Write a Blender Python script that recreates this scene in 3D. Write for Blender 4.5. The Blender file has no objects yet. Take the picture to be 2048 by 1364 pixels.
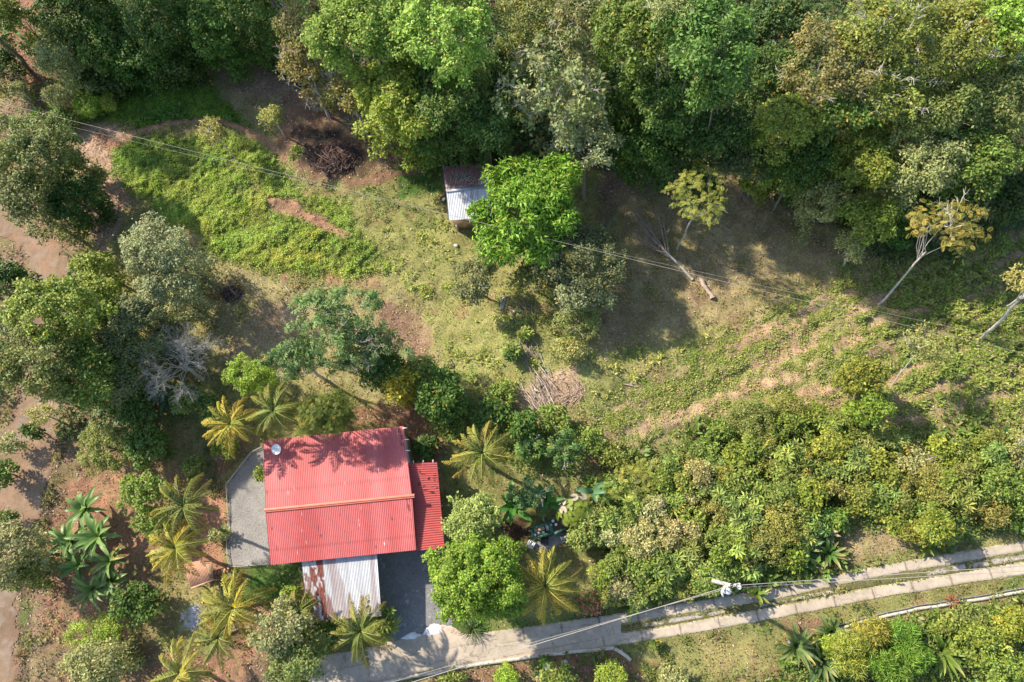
import bpy, math, random
import numpy as np
from mathutils import Vector, Matrix
sc = bpy.context.scene
COL = sc.collection
RS = np.random.RandomState
PI = math.pi
# ------------------------------------------------------------------ camera
H = 50.0; F = 1365.33
NAD = (1130.0, 1090.0)
def nrm(v):
    v = np.asarray(v, float); return v / np.linalg.norm(v)
_d = nrm((NAD[0]-1024, -(NAD[1]-682), -F))
ZW = -_d
XW = nrm(np.array([1., 0, 0]) - ZW[0]*ZW)
YW = np.cross(ZW, XW)
RW = np.array([XW, YW, ZW])                    # camera space -> world space
def P(px, py, z=0.0):                          # photo pixel + height -> place in the world
    d = RW @ np.array([px-1024., -(py-682.), -F])
    t = (z - H)/d[2]
    return np.array([d[0]*t, d[1]*t, z])
def PX(p):
    c = RW.T @ (np.asarray(p, float) - np.array([0, 0, H]))
    return (1024 + F*c[0]/-c[2], 682 - F*c[1]/-c[2])
def mpp(px, py, z=0.0):                        # metres per photo pixel there
    p = P(px, py, z); c = RW.T @ (p - np.array([0, 0, H])); return -c[2]/F
cam = bpy.data.cameras.new('camera'); camo = bpy.data.objects.new('camera', cam); COL.objects.link(camo)
cam.sensor_width = 36; cam.lens = 24; cam.clip_end = 2000; cam.clip_start = .5
M = Matrix([list(RW[0])+[0], list(RW[1])+[0], list(RW[2])+[H], [0, 0, 0, 1]])
camo.matrix_world = M
sc.camera = camo
# ------------------------------------------------------------------ light
SE = math.radians(39); SD = nrm((1.0, -.62, 0))
sunv = np.array([-SD[0]*math.cos(SE), -SD[1]*math.cos(SE), math.sin(SE)])   # towards the sun
sl = bpy.data.lights.new('sun', 'SUN'); so = bpy.data.objects.new('sun', sl); COL.objects.link(so)
sl.energy = 4.6; sl.angle = math.radians(1.0); sl.color = (1, .90, .74)
so.rotation_euler = Vector(sunv).to_track_quat('Z', 'Y').to_euler(); so.location = (0, 0, 60)
w = bpy.data.worlds.new('World'); sc.world = w; w.use_nodes = True
nt = w.node_tree; bg = nt.nodes['Background']; st = nt.nodes.new('ShaderNodeTexSky')
st.sky_type = 'NISHITA'; st.sun_disc = False; st.sun_elevation = SE; st.sun_rotation = math.atan2(sunv[0], sunv[1])
nt.links.new(st.outputs[0], bg.inputs[0]); bg.inputs[1].default_value = .145
sc.view_settings.view_transform = 'Standard'; sc.view_settings.look = 'None'; sc.view_settings.gamma = 1
sc.view_settings.exposure = .93
sc.cycles.max_bounces = 5; sc.cycles.diffuse_bounces = 3; sc.cycles.transmission_bounces = 3; sc.cycles.glossy_bounces = 2
sc.cycles.use_denoising = True
try: sc.cycles.denoising_prefilter = 'ACCURATE'
except Exception: pass
# ------------------------------------------------------------------ noise
_NG = {}
def vnoise(x, y, s, seed=0):
    g = _NG.get(seed)
    if g is None: g = _NG[seed] = RS(seed*7+13).rand(256, 256)
    x = np.asarray(x)/s + 1000.37; y = np.asarray(y)/s + 1000.71
    xi = np.floor(x).astype(int); yi = np.floor(y).astype(int)
    fx = x-xi; fy = y-yi; fx = fx*fx*(3-2*fx); fy = fy*fy*(3-2*fy)
    a = g[xi % 256, yi % 256]; b = g[(xi+1) % 256, yi % 256]; c = g[xi % 256, (yi+1) % 256]; d = g[(xi+1) % 256, (yi+1) % 256]
    return (a*(1-fx)+b*fx)*(1-fy)+(c*(1-fx)+d*fx)*fy
def fbm(x, y, s, seed=0, o=4):
    t = 0; a = .5; k = 0
    for i in range(o):
        t = t + a*vnoise(x, y, s/(2**i), seed+i*17); k += a; a *= .55
    return t/k
def sstep(a, b, x):
    t = np.clip((x-a)/(b-a), 0, 1); return t*t*(3-2*t)
def polysd(x, y, poly):                        # signed distance, positive inside
    n = len(poly); dm = np.full(x.shape, 1e9); ins = np.zeros(x.shape, bool)
    for i in range(n):
        x1, y1 = poly[i]; x2, y2 = poly[(i+1) % n]
        ex, ey = x2-x1, y2-y1; wx, wy = x-x1, y-y1
        t = np.clip((wx*ex+wy*ey)/(ex*ex+ey*ey+1e-12), 0, 1)
        dm = np.minimum(dm, (wx-ex*t)**2+(wy-ey*t)**2)
        c = ((y1 > y) != (y2 > y)) & (x < (x2-x1)*(y-y1)/((y2-y1) if y2 != y1 else 1e-9)+x1)
        ins ^= c
    return np.where(ins, 1, -1)*np.sqrt(dm)
def wp(poly): return [tuple(P(a, b)[:2]) for a, b in poly]
# ------------------------------------------------------------------ materials
def mat(name):
    m = bpy.data.materials.new(name); m.use_nodes = True; n = m.node_tree
    return m, n, n.nodes['Principled BSDF'], n.nodes.new, n.links.new
def simple(name, c, rough=.6, metal=0, var=.25, scale=6, bump=0, bscale=30, spec=.4):
    m, n, b, N, L = mat(name)
    tc = N('ShaderNodeTexCoord'); no = N('ShaderNodeTexNoise'); no.inputs['Scale'].default_value = scale; no.inputs['Detail'].default_value = 6
    L(tc.outputs['Object'], no.inputs[0]); cr = N('ShaderNodeValToRGB')
    cr.color_ramp.elements[0].position = .3; cr.color_ramp.elements[1].position = .7
    cr.color_ramp.elements[0].color = tuple(x*(1-var) for x in c)+(1,); cr.color_ramp.elements[1].color = tuple(min(1, x*(1+var)) for x in c)+(1,)
    L(no.outputs[0], cr.inputs[0]); L(cr.outputs[0], b.inputs['Base Color'])
    b.inputs['Roughness'].default_value = rough; b.inputs['Metallic'].default_value = metal; b.inputs['Specular IOR Level'].default_value = spec
    if bump:
        n2 = N('ShaderNodeTexNoise'); n2.inputs['Scale'].default_value = bscale; n2.inputs['Detail'].default_value = 5; L(tc.outputs['Object'], n2.inputs[0])
        bp = N('ShaderNodeBump'); bp.inputs['Strength'].default_value = bump; bp.inputs['Distance'].default_value = .05
        L(n2.outputs[0], bp.inputs['Height']); L(bp.outputs[0], b.inputs['Normal'])
    return m
def colmat(name, rough=.6, spec=.4, transl=0, noise=0, nscale=8, bump=0, bscale=20, bdist=.05, metal=0):
    m, n, b, N, L = mat(name)
    at = N('ShaderNodeAttribute'); at.attribute_name = 'col'; src = at.outputs['Color']
    tc = N('ShaderNodeTexCoord')
    if noise:
        no = N('ShaderNodeTexNoise'); no.inputs['Scale'].default_value = nscale; no.inputs['Detail'].default_value = 8; no.inputs['Roughness'].default_value = .7
        L(tc.outputs['Object'], no.inputs[0]); mr = N('ShaderNodeMapRange'); L(no.outputs[0], mr.inputs[0])
        mr.inputs[1].default_value = .25; mr.inputs[2].default_value = .75; mr.inputs[3].default_value = 1-noise; mr.inputs[4].default_value = 1+noise
        vm = N('ShaderNodeVectorMath'); vm.operation = 'SCALE'; L(src, vm.inputs[0]); L(mr.outputs[0], vm.inputs['Scale']); src = vm.outputs[0]
    L(src, b.inputs['Base Color']); b.inputs['Roughness'].default_value = rough; b.inputs['Specular IOR Level'].default_value = spec
    b.inputs['Metallic'].default_value = metal
    if bump:
        n2 = N('ShaderNodeTexNoise'); n2.inputs['Scale'].default_value = bscale; n2.inputs['Detail'].default_value = 8; n2.inputs['Roughness'].default_value = .75; L(tc.outputs['Object'], n2.inputs[0])
        bp = N('ShaderNodeBump'); bp.inputs['Strength'].default_value = bump; bp.inputs['Distance'].default_value = bdist
        L(n2.outputs[0], bp.inputs['Height']); L(bp.outputs[0], b.inputs['Normal'])
    if transl:
        tr = N('ShaderNodeBsdfTranslucent'); vm = N('ShaderNodeVectorMath'); vm.operation = 'MULTIPLY'; L(src, vm.inputs[0]); vm.inputs[1].default_value = (1.3, 1.35, .6)
        L(vm.outputs[0], tr.inputs[0]); mx = N('ShaderNodeMixShader'); mx.inputs[0].default_value = transl
        L(b.outputs[0], mx.inputs[1]); L(tr.outputs[0], mx.inputs[2]); L(mx.outputs[0], n.nodes['Material Output'].inputs[0])
    return m
M_LEAF = colmat('leaf', .5, .3, .30)
M_GLOSS = colmat('glossy_leaf', .42, .25, .25)
M_GROUND = colmat('ground', .95, .12, 0, .62, 8, 1.0, 12, .10)
M_LITTER = colmat('litter', .8, .3)
M_PAINT = colmat('weathered_metal', .42, .5, 0, .10, 3)
M_BARK = simple('bark', (.20, .165, .13), .9, var=.45, scale=5, bump=.6, bscale=18)
M_PALE = simple('pale_bark', (.47, .43, .37), .85, var=.3, scale=4, bump=.4)
M_DARKB = simple('dark_bark', (.10, .075, .06), .9, var=.4, scale=5, bump=.5)
M_DEAD = simple('dead_wood', (.36, .28, .22), .9, var=.35, scale=5, bump=.5)
M_STEM = simple('green_stem', (.14, .17, .06), .7, var=.3, scale=4)
# ------------------------------------------------------------------ mesh building
class MB:
    def __init__(s): s.v = []; s.f = []; s.c = []; s.n = 0
    def add(s, v, f, c=None):
        v = np.asarray(v, float).reshape(-1, 3); f = np.asarray(f, int)
        s.v.append(v); s.f.append(f+s.n); s.n += len(v)
        if c is None: c = (.5, .5, .5)
        c = np.asarray(c, float)
        if c.ndim == 1: c = np.tile(c, (len(v), 1))
        s.c.append(c)
    def box(s, cx, cy, cz, sx, sy, sz, rz=0, c=None, rx=0, ry=0):
        q = np.array([[x, y, z] for x in (-.5, .5) for y in (-.5, .5) for z in (-.5, .5)])*[sx, sy, sz]
        R = np.array(Matrix.Rotation(rz, 3, 'Z') @ Matrix.Rotation(ry, 3, 'Y') @ Matrix.Rotation(rx, 3, 'X'))
        s.add(q @ R.T + [cx, cy, cz], [[0, 1, 3, 2], [4, 6, 7, 5], [0, 4, 5, 1], [2, 3, 7, 6], [0, 2, 6, 4], [1, 5, 7, 3]], c)
    def bar(s, a, b, w, h, c=None):
        a = np.asarray(a, float); b = np.asarray(b, float); d = b-a; L = np.linalg.norm(d)
        d = d/L; up = np.array([0, 0, 1.]) if abs(d[2]) < .95 else np.array([1., 0, 0]); sd = nrm(np.cross(d, up)); u2 = np.cross(sd, d)
        v = [p + sd*i*w/2 + u2*j*h/2 for p in (a, b) for i in (-1, 1) for j in (-1, 1)]
        s.add(v, [[0, 1, 3, 2], [4, 6, 7, 5], [0, 4, 5, 1], [2, 3, 7, 6], [0, 2, 6, 4], [1, 5, 7, 3]], c)
    def tube(s, pts, rad, k=6, c=None, cap=True):
        pts = np.asarray(pts, float); n = len(pts)
        rad = np.full(n, rad) if np.isscalar(rad) else np.asarray(rad, float)
        t = np.gradient(pts, axis=0); t /= np.linalg.norm(t, axis=1)[:, None]+1e-9
        m = t.mean(0); up = np.array([0, 0, 1.]) if abs(nrm(m+1e-6)[2]) < .8 else np.array([1., .1, 0])
        a = np.cross(t, up); a /= np.linalg.norm(a, axis=1)[:, None]+1e-9; b = np.cross(t, a)
        th = np.arange(k)*2*PI/k
        v = pts[:, None]+rad[:, None, None]*(np.cos(th)[None, :, None]*a[:, None]+np.sin(th)[None, :, None]*b[:, None])
        i = np.arange(n-1)[:, None]*k; j = np.arange(k)[None]; j2 = (j+1) % k
        f = np.stack([i+j, i+j2, i+k+j2, i+k+j], -1).reshape(-1, 4)
        s.add(v.reshape(-1, 3), f, c)
        if cap and k == 6:
            o = s.n-n*k; s.f.append(np.array([[o+0, o+5, o+4, o+3], [o+0, o+3, o+2, o+1]]))
            o = s.n-k; s.f.append(np.array([[o+0, o+1, o+2, o+3], [o+0, o+3, o+4, o+5]]))
    def cyl(s, x, y, z0, z1, r, k=12, c=None, r2=None):
        r2 = r if r2 is None else r2; th = np.arange(k)*2*PI/k
        ring = np.stack([np.cos(th), np.sin(th)], 1)
        v = [[x+r*a, y+r*b, z0] for a, b in ring]+[[x+r2*a, y+r2*b, z1] for a, b in ring]+[[x, y, z0], [x, y, z1]]
        s.add(v, [[i, (i+1) % k, k+(i+1) % k, k+i] for i in range(k)], c)
        o = s.n-len(v); s.f.append(np.array([[o+k+i, o+k+(i+1) % k, o+2*k+1] for i in range(k)]+[[o+(i+1) % k, o+i, o+2*k] for i in range(k)]))
    def build(s, name, m, parent=None, loc=(0, 0, 0), smooth=False):
        me = bpy.data.meshes.new(name); v = np.concatenate(s.v); me.vertices.add(len(v)); me.vertices.foreach_set('co', v.astype(np.float32).ravel())
        ls = []; tot = []
        for f in s.f: ls.append(f.ravel()); tot.append(np.full(len(f), f.shape[1]))
        ls = np.concatenate(ls); tot = np.concatenate(tot); me.loops.add(len(ls)); me.loops.foreach_set('vertex_index', ls.astype(np.int32))
        me.polygons.add(len(tot)); me.polygons.foreach_set('loop_start', np.concatenate([[0], np.cumsum(tot)[:-1]]).astype(np.int32))
        me.update(calc_edges=True)
        if smooth: me.polygons.foreach_set('use_smooth', np.ones(len(tot), bool))
        ca = me.attributes.new('col', 'FLOAT_COLOR', 'POINT'); c = np.concatenate(s.c); ca.data.foreach_set('color', np.concatenate([c, np.ones((len(c), 1))], 1).astype(np.float32).ravel())
        if isinstance(m, (list, tuple)):
            for q in m: me.materials.append(q)
        else: me.materials.append(m)
        o = bpy.data.objects.new(name, me); COL.objects.link(o); o.location = loc
        if parent is not None: o.parent = parent
        return o
def tag(o, label=None, cat=None, group=None, kind=None):
    if label: o['label'] = label
    if cat: o['category'] = cat
    if group: o['group'] = group
    if kind: o['kind'] = kind
    return o
def empty(name, loc, label=None, cat=None, group=None, rz=0):
    o = bpy.data.objects.new(name, None); COL.objects.link(o); o.location = tuple(float(q) for q in loc); o.rotation_euler = (0, 0, rz); o.empty_display_size = .3
    return tag(o, label, cat, group)
def leafs(mb, Pp, D, N, L, W, C, fold=.12, droop=.0, wide=.45):
    n = len(Pp); L = np.broadcast_to(L, n)[:, None]; W = np.broadcast_to(W, n)[:, None]
    D = D/(np.linalg.norm(D, axis=1)[:, None]+1e-9); S = np.cross(D, N); S /= np.linalg.norm(S, axis=1)[:, None]+1e-9; N2 = np.cross(S, D)
    v = np.stack([Pp, Pp+D*L*wide+S*W/2+N2*fold*W, Pp+D*L-N2*droop*L, Pp+D*L*wide-S*W/2+N2*fold*W], 1)
    i = np.arange(n)[:, None]*4
    f = np.concatenate([i+np.array([[0, 1, 2]]), i+np.array([[0, 2, 3]])], 0)
    mb.add(v.reshape(-1, 3), f, np.repeat(C, 4, 0))
def rdir(r, n):
    d = r.normal(size=(n, 3)); return d/np.linalg.norm(d, axis=1)[:, None]
# ------------------------------------------------------------------ terrain
YARD = [(527,889),(500,905),(455,965),(458,1040),(455,1100),(461,1133),(560,1128),(560,889)]
DRIVE = [(700,1085),(900,1080),(905,1255),(882,1252),(855,1266),(800,1279),(785,1281),(767,1268),(764,1225),(740,1225)]
SLAB = [(585,1330),(640,1312),(700,1302),(760,1290),(785,1280),(800,1278),(855,1265),(885,1248),(905,1252),(930,1268),(1005,1262),(1130,1250),(1240,1236),(1246,1285),(1225,1296),(1080,1309),(920,1333),(780,1362),(700,1400),(560,1420)]
UP = [(985,1263),(1200,1232),(1348,1208),(1560,1173),(1758,1132),(1900,1106),(2048,1081),(2400,1015),(2400,1038),(2048,1103),(1900,1128),(1758,1153),(1560,1197),(1348,1231),(1200,1254),(1000,1290)]
LOW = [(1200,1272),(1348,1250),(1560,1211),(1758,1172),(1900,1149),(2048,1123),(2400,1058),(2400,1088),(2048,1149),(1900,1172),(1758,1196),(1560,1235),(1348,1273),(1240,1290),(1180,1298)]
DIRT = [(-260,330),(20,400),(75,440),(118,480),(140,530),(134,600),(128,700),(124,800),(118,870),(98,960),(72,1040),(45,1120),(36,1200),(32,1290),(34,1500),(-200,1500),(-120,1200),(-60,1000),(8,880),(38,800),(45,700),(50,600),(55,520),(20,480),(-260,430)]
HOUSE = [(500,860),(900,840),(910,1130),(500,1150)]
ROADS = [(560,1290),(1000,1240),(1400,1190),(2400,1000),(2400,1220),(1660,1275),(1270,1330),(1100,1320),(780,1375),(560,1430)]
W_FLAT = [wp(p) for p in (YARD, DRIVE, ROADS, DIRT, HOUSE)]
def flatness(x, y):
    f = np.zeros(np.shape(x))
    for p in W_FLAT: f = np.maximum(f, sstep(-2.2, -.35, polysd(x, y, p)))
    return f
_hc = P(1060, 640)[:2]; _hc2 = P(1185, 730)[:2]
RU = nrm(P(2048, 560)[:2]-P(1300, 860)[:2]); RV = np.array([-RU[1], RU[0]])
SLOPE = wp([(1185,870),(1250,800),(1330,740),(1440,680),(1560,600),(1680,560),(1800,520),(2048,470),(2400,420),(2400,880),(2048,850),(1700,840),(1480,820),(1300,890),(1200,900)])
MEADOW = wp([(215,300),(260,280),(330,272),(420,268),(470,270),(540,300),(590,380),(700,405),(740,480),(770,530),(700,560),(600,550),(500,530),(410,500),(390,470),(330,430),(250,370)])
def hz(x, y):
    x = np.asarray(x, float); y = np.asarray(y, float)
    h = .9*(fbm(x, y, 14, 3)-.5)+.30*(fbm(x, y, 2.6, 5)-.5)+.17*(fbm(x, y, .8, 8, 3)-.5)+.07*(vnoise(x, y, .33, 9)-.5)
    h = h+.9*np.exp(-((x-_hc[0])**2/18+(y-_hc[1])**2/45))+.5*np.exp(-((x-_hc2[0])**2/4+(y-_hc2[1])**2/10))
    u = x*RU[0]+y*RU[1]; v = x*RV[0]+y*RV[1]
    sm = sstep(-1.5, 1.5, polysd(x, y, SLOPE))
    h = h+sm*(.60*(fbm(u/3.0, v, 1.15, 21, 3)-.5))
    mm = sstep(-.5, .8, polysd(x, y, MEADOW))
    h = h+mm*(.45*(fbm(u/1.8, v, 1.1, 31, 3)-.4)+.10*(vnoise(x, y, .28, 33)-.5))
    far = sstep(50, 90, np.hypot(x, y))
    h = h*(1-flatness(x, y))+far*3*(fbm(x, y, 60, 41)-.4)
    return h
def hz1(x, y): return float(hz(np.array([x]), np.array([y]))[0])
def G(px, py):
    p = P(px, py, 0)
    for _ in range(2): p = P(px, py, hz1(p[0], p[1]))
    return p
# ------------------------------------------------------------------ what covers the ground, in world metres
A_ = lambda *c: np.array(c, float)
SOIL = A_(.31,.175,.11); RED = A_(.33,.175,.11); BROWN = A_(.17,.10,.065); LIT = A_(.33,.215,.15); STRAW = A_(.46,.33,.205)
OLIVE = A_(.215,.215,.075); DRY = A_(.31,.27,.105); GREEN = A_(.075,.15,.028); LIME = A_(.155,.27,.035); DKG = A_(.05,.10,.025); SHD = A_(.27,.205,.11)
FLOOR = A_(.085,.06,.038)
# polygon, ground colour, feather, patchiness, plant cover, plant colour, plant height, litter
LAYERS = [
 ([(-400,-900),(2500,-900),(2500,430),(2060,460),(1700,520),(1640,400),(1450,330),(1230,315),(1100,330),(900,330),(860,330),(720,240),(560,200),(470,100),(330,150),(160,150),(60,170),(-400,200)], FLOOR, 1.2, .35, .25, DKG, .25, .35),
 ([(-300,180),(-300,1500),(600,1500),(560,1300),(600,1150),(460,1150),(450,960),(520,880),(430,830),(300,800),(160,700),(160,420),(240,480),(240,360),(160,260),(60,200)], A_(.24,.155,.105), 1.0, .6, .5, OLIVE*.8, .12, .7),
 ([(118,850),(135,850),(120,960),(95,1050),(72,1130),(62,1210),(60,1364),(36,1364),(38,1200),(50,1110),(80,1030),(105,950)], A_(.12,.085,.055), .3, .4, .9, OLIVE*.7, .12, .5),
 ([(-60,-30),(75,-20),(80,60),(110,150),(60,180),(0,150),(-80,60)], RED*.85, .8, .25, .05, GREEN, .1, .3),
 ([(240,900),(330,890),(420,900),(470,910),(450,960),(455,1150),(560,1160),(610,1120),(620,1250),(450,1364),(120,1364),(90,1200),(120,1060),(160,930)], RED*.92, .9, .7, .6, OLIVE*.9, .10, .5),
 ([(120,960),(210,960),(290,1000),(300,1160),(200,1120),(100,1060)], RED*1.0, .8, .55, .35, OLIVE, .08, .2),
 ([(400,1010),(455,980),(458,1140),(430,1160),(380,1120)], RED*1.15, .5, .3, .15, OLIVE, .06, .1),
 ([(455,1135),(600,1125),(605,1230),(520,1200),(470,1200)], GREEN*1.1, .6, .35, .7, GREEN*1.1, .06, .1),
 ([(300,1150),(370,1150),(470,1180),(450,1270),(360,1330),(290,1270)], OLIVE*1.1, .8, .6, .4, OLIVE, .06, .35),
 ([(300,830),(420,800),(440,880),(430,960),(330,930)], OLIVE, .8, .5, .5, GREEN, .08, .3),
 ([(390,510),(560,560),(660,560),(820,560),(860,560),(900,760),(760,800),(560,740),(440,720),(400,620)], A_(.31,.26,.13), 1.0, .6, .6, DRY*.9, .06, .2),
 ([(500,600),(600,620),(560,700),(480,700)], STRAW*.75, .8, .6, .4, DRY, .06, .2),
 ([(690,400),(900,440),(960,600),(1150,600),(1180,760),(1000,820),(900,740),(820,600),(740,520)], OLIVE*1.25, 1.0, .55, .8, A_(.27,.32,.075), .10, .2),
 ([(560,280),(700,370),(880,380),(880,460),(700,440),(560,380)], OLIVE*1.1, 1.0, .55, .7, GREEN*1.2, .07, .2),
 ([(160,190),(330,150),(400,150),(450,190),(490,240),(590,230),(600,290),(500,270),(400,250),(240,258),(150,250)], GREEN*.95, .7, .4, .95, A_(.075,.165,.022), .12, .05),
 ([(70,180),(160,160),(240,170),(250,240),(150,250),(60,240)], SOIL*.8, .7, .5, .6, A_(.12,.22,.03), .35, .4),
 ([(380,90),(470,100),(560,150),(620,200),(560,210),(470,180),(400,140)], LIT*.85, .7, .35, .12, GREEN, .1, 1.2),
 ([(430,170),(520,200),(560,250),(640,280),(560,300),(480,230)], SHD, .8, .5, .4, GREEN, .08, .5),
 ([(560,190),(640,180),(740,230),(800,300),(860,320),(860,360),(720,370),(620,360),(560,300)], BROWN*1.25, .7, .3, .04, GREEN, .06, .55),
 ([(590,262),(680,262),(725,300),(725,350),(640,345),(590,320)], A_(.045,.035,.03), .5, .4, 0, GREEN, .06, .1),
 ([(160,250),(230,250),(250,280),(225,310),(255,400),(240,470),(200,500),(160,430),(145,320)], LIT*1.15, .6, .25, .05, GREEN, .1, 2.0),
 ([(790,330),(860,310),(890,340),(880,400),(800,390)], GREEN, .6, .5, .7, GREEN, .07, .2),
 ('MEADOW', OLIVE*1.1, .6, .35, 2.6, A_(.25,.34,.06), .08, .03),
 ([(540,395),(590,400),(640,430),(700,470),(690,480),(600,440),(545,425)], SOIL*1.1, .4, .35, .05, OLIVE, .08, .35),
 ([(560,545),(650,540),(760,560),(760,575),(640,560),(560,560)], SOIL*.95, .4, .4, .1, OLIVE, .08, .35),
 ([(760,600),(830,610),(860,680),(840,720),(790,690),(750,640)], A_(.27,.17,.115), .5, .35, .12, OLIVE, .08, .5),
 ([(1210,320),(1420,310),(1520,380),(1680,440),(1700,520),(1600,570),(1450,640),(1330,690),(1200,720),(1170,640),(1230,560),(1240,420)], SHD*1.15, 1.0, .5, .55, A_(.25,.22,.08), .06, .35),
 ([(1215,310),(1420,305),(1500,350),(1400,350),(1280,345),(1230,420),(1200,400)], LIT*.6, .7, .5, .15, DKG, .08, 1.0),
 ([(1150,740),(1250,700),(1500,640),(1600,720),(1400,780),(1250,870),(1190,830)], OLIVE*1.2, 1.0, .6, .85, A_(.32,.33,.085), .10, .12),
 ('SLOPE', STRAW*.82, 1.0, .35, 0, OLIVE, .1, .3),
 ([(1040,790),(1080,760),(1150,735),(1170,790),(1120,815),(1060,830),(1010,800)], STRAW, .4, .35, .05, OLIVE, .1, .5),
 ([(620,820),(860,810),(900,880),(880,930),(830,920),(810,850),(700,850)], RED*.7, .5, .4, .12, OLIVE, .08, .6),
 ([(880,870),(1200,880),(1200,960),(1160,1000),(1000,960),(1000,1060),(890,1000)], OLIVE*.9, .7, .55, .55, GREEN, .08, .35),
 ([(1175,890),(1205,885),(1210,950),(1180,960)], RED*.7, .3, .3, .0, OLIVE, .08, .8),
 ([(1000,1040),(1060,1010),(1070,1100),(1050,1150),(990,1090)], BROWN*.45, .5, .2, .0, OLIVE, .08, .1),
 ([(1150,1090),(1220,1110),(1210,1180),(1160,1180)], OLIVE*1.1, .5, .6, .3, OLIVE, .06, .9),
 ([(880,1240),(1240,1215),(1230,1250),(900,1280)], GREEN*.9, .4, .5, .8, GREEN, .06, .2),
 ([(1000,1100),(1100,1060),(1150,1150),(1170,1240),(1000,1250)], OLIVE*.9, .6, .6, .5, GREEN, .06, .3),
 ([(1180,940),(1300,860),(1600,800),(2100,780),(2400,760),(2400,1010),(2048,1070),(1700,1135),(1350,1210),(1200,1225)], OLIVE*.7, .8, .5, .8, A_(.11,.17,.035), .4, .4),
 ([(1690,1060),(1780,1040),(1850,1100),(1700,1130)], SHD*1.2, .5, .5, .4, OLIVE, .06, .5),
 ([(1180,1296),(1560,1232),(2048,1145),(2400,1090),(2400,1125),(2048,1180),(1760,1232),(1660,1262),(1560,1310),(1500,1400),(1250,1400),(1260,1320)], OLIVE*.95, .3, .5, .9, A_(.115,.15,.035), .07, .15),
 ([(1560,1240),(1640,1236),(1640,1265),(1560,1275)], BROWN*1.3, .3, .3, .1, OLIVE, .05, .8),
 ([(1370,1265),(1500,1270),(1540,1330),(1420,1330)], DRY*.95, .5, .5, .5, DRY*.9, .05, .3),
 ([(700,1400),(920,1336),(1080,1312),(1225,1298),(1260,1325),(1300,1364),(1300,1450)], SOIL*.8, .3, .5, .5, GREEN, .2, .6),
 ([(1500,1400),(1560,1310),(1670,1268),(2048,1190),(2400,1140),(2400,1500),(1500,1500)], OLIVE*.85, .5, .5, 1.2, A_(.15,.21,.04), .3, .25),
]
LAYERS = [(MEADOW if a == 'MEADOW' else SLOPE if a == 'SLOPE' else wp(a),)+tuple(b) for a, *b in LAYERS]
PATHS = [  # trodden earth, sampled as polylines
 ([(225,285),(270,262),(330,248),(400,240),(440,240),(480,255),(520,275),(550,300),(575,320)], .22, SOIL*1.1),
 ([(330,270),(400,250),(440,243)], .10, SOIL*.8),
 ([(700,372),(760,352),(810,346),(890,335)], .18, SOIL*.8),
 ([(235,300),(215,285),(200,270)], .5, RED*.8),
 ([(1215,460),(1300,560),(1420,590)], .0, SOIL),
]
def slope_rows(x, y):
    w1 = fbm(x, y, 2.2, 61)-.5; w2 = fbm(x, y, .55, 62, 4)-.5; sm = sstep(-1.6, 1.6, polysd(x, y, SLOPE)+w1*4); u = x*RU[0]+y*RU[1]; v = x*RV[0]+y*RV[1]
    st_ = .58*fbm(u/3.0, v+.8*w1, .95, 21, 5)+.38*fbm(u/1.6, v, 2.6, 22, 4)+.02+.085*np.sin(2*PI*(v+2.2*fbm(u/3, v/2, 2.5, 23, 3))/1.75); eu = P(1850, 700); east = sstep(eu[0]*RU[0]+eu[1]*RU[1]-9, eu[0]*RU[0]+eu[1]*RU[1]+4, u)
    low = sstep(2.2, -1.2, polysd(x, y, SLOPE)); return sm*sstep(.485, .56, st_+.10*east+.04*low+.26*w2), east, st_, sm
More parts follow.
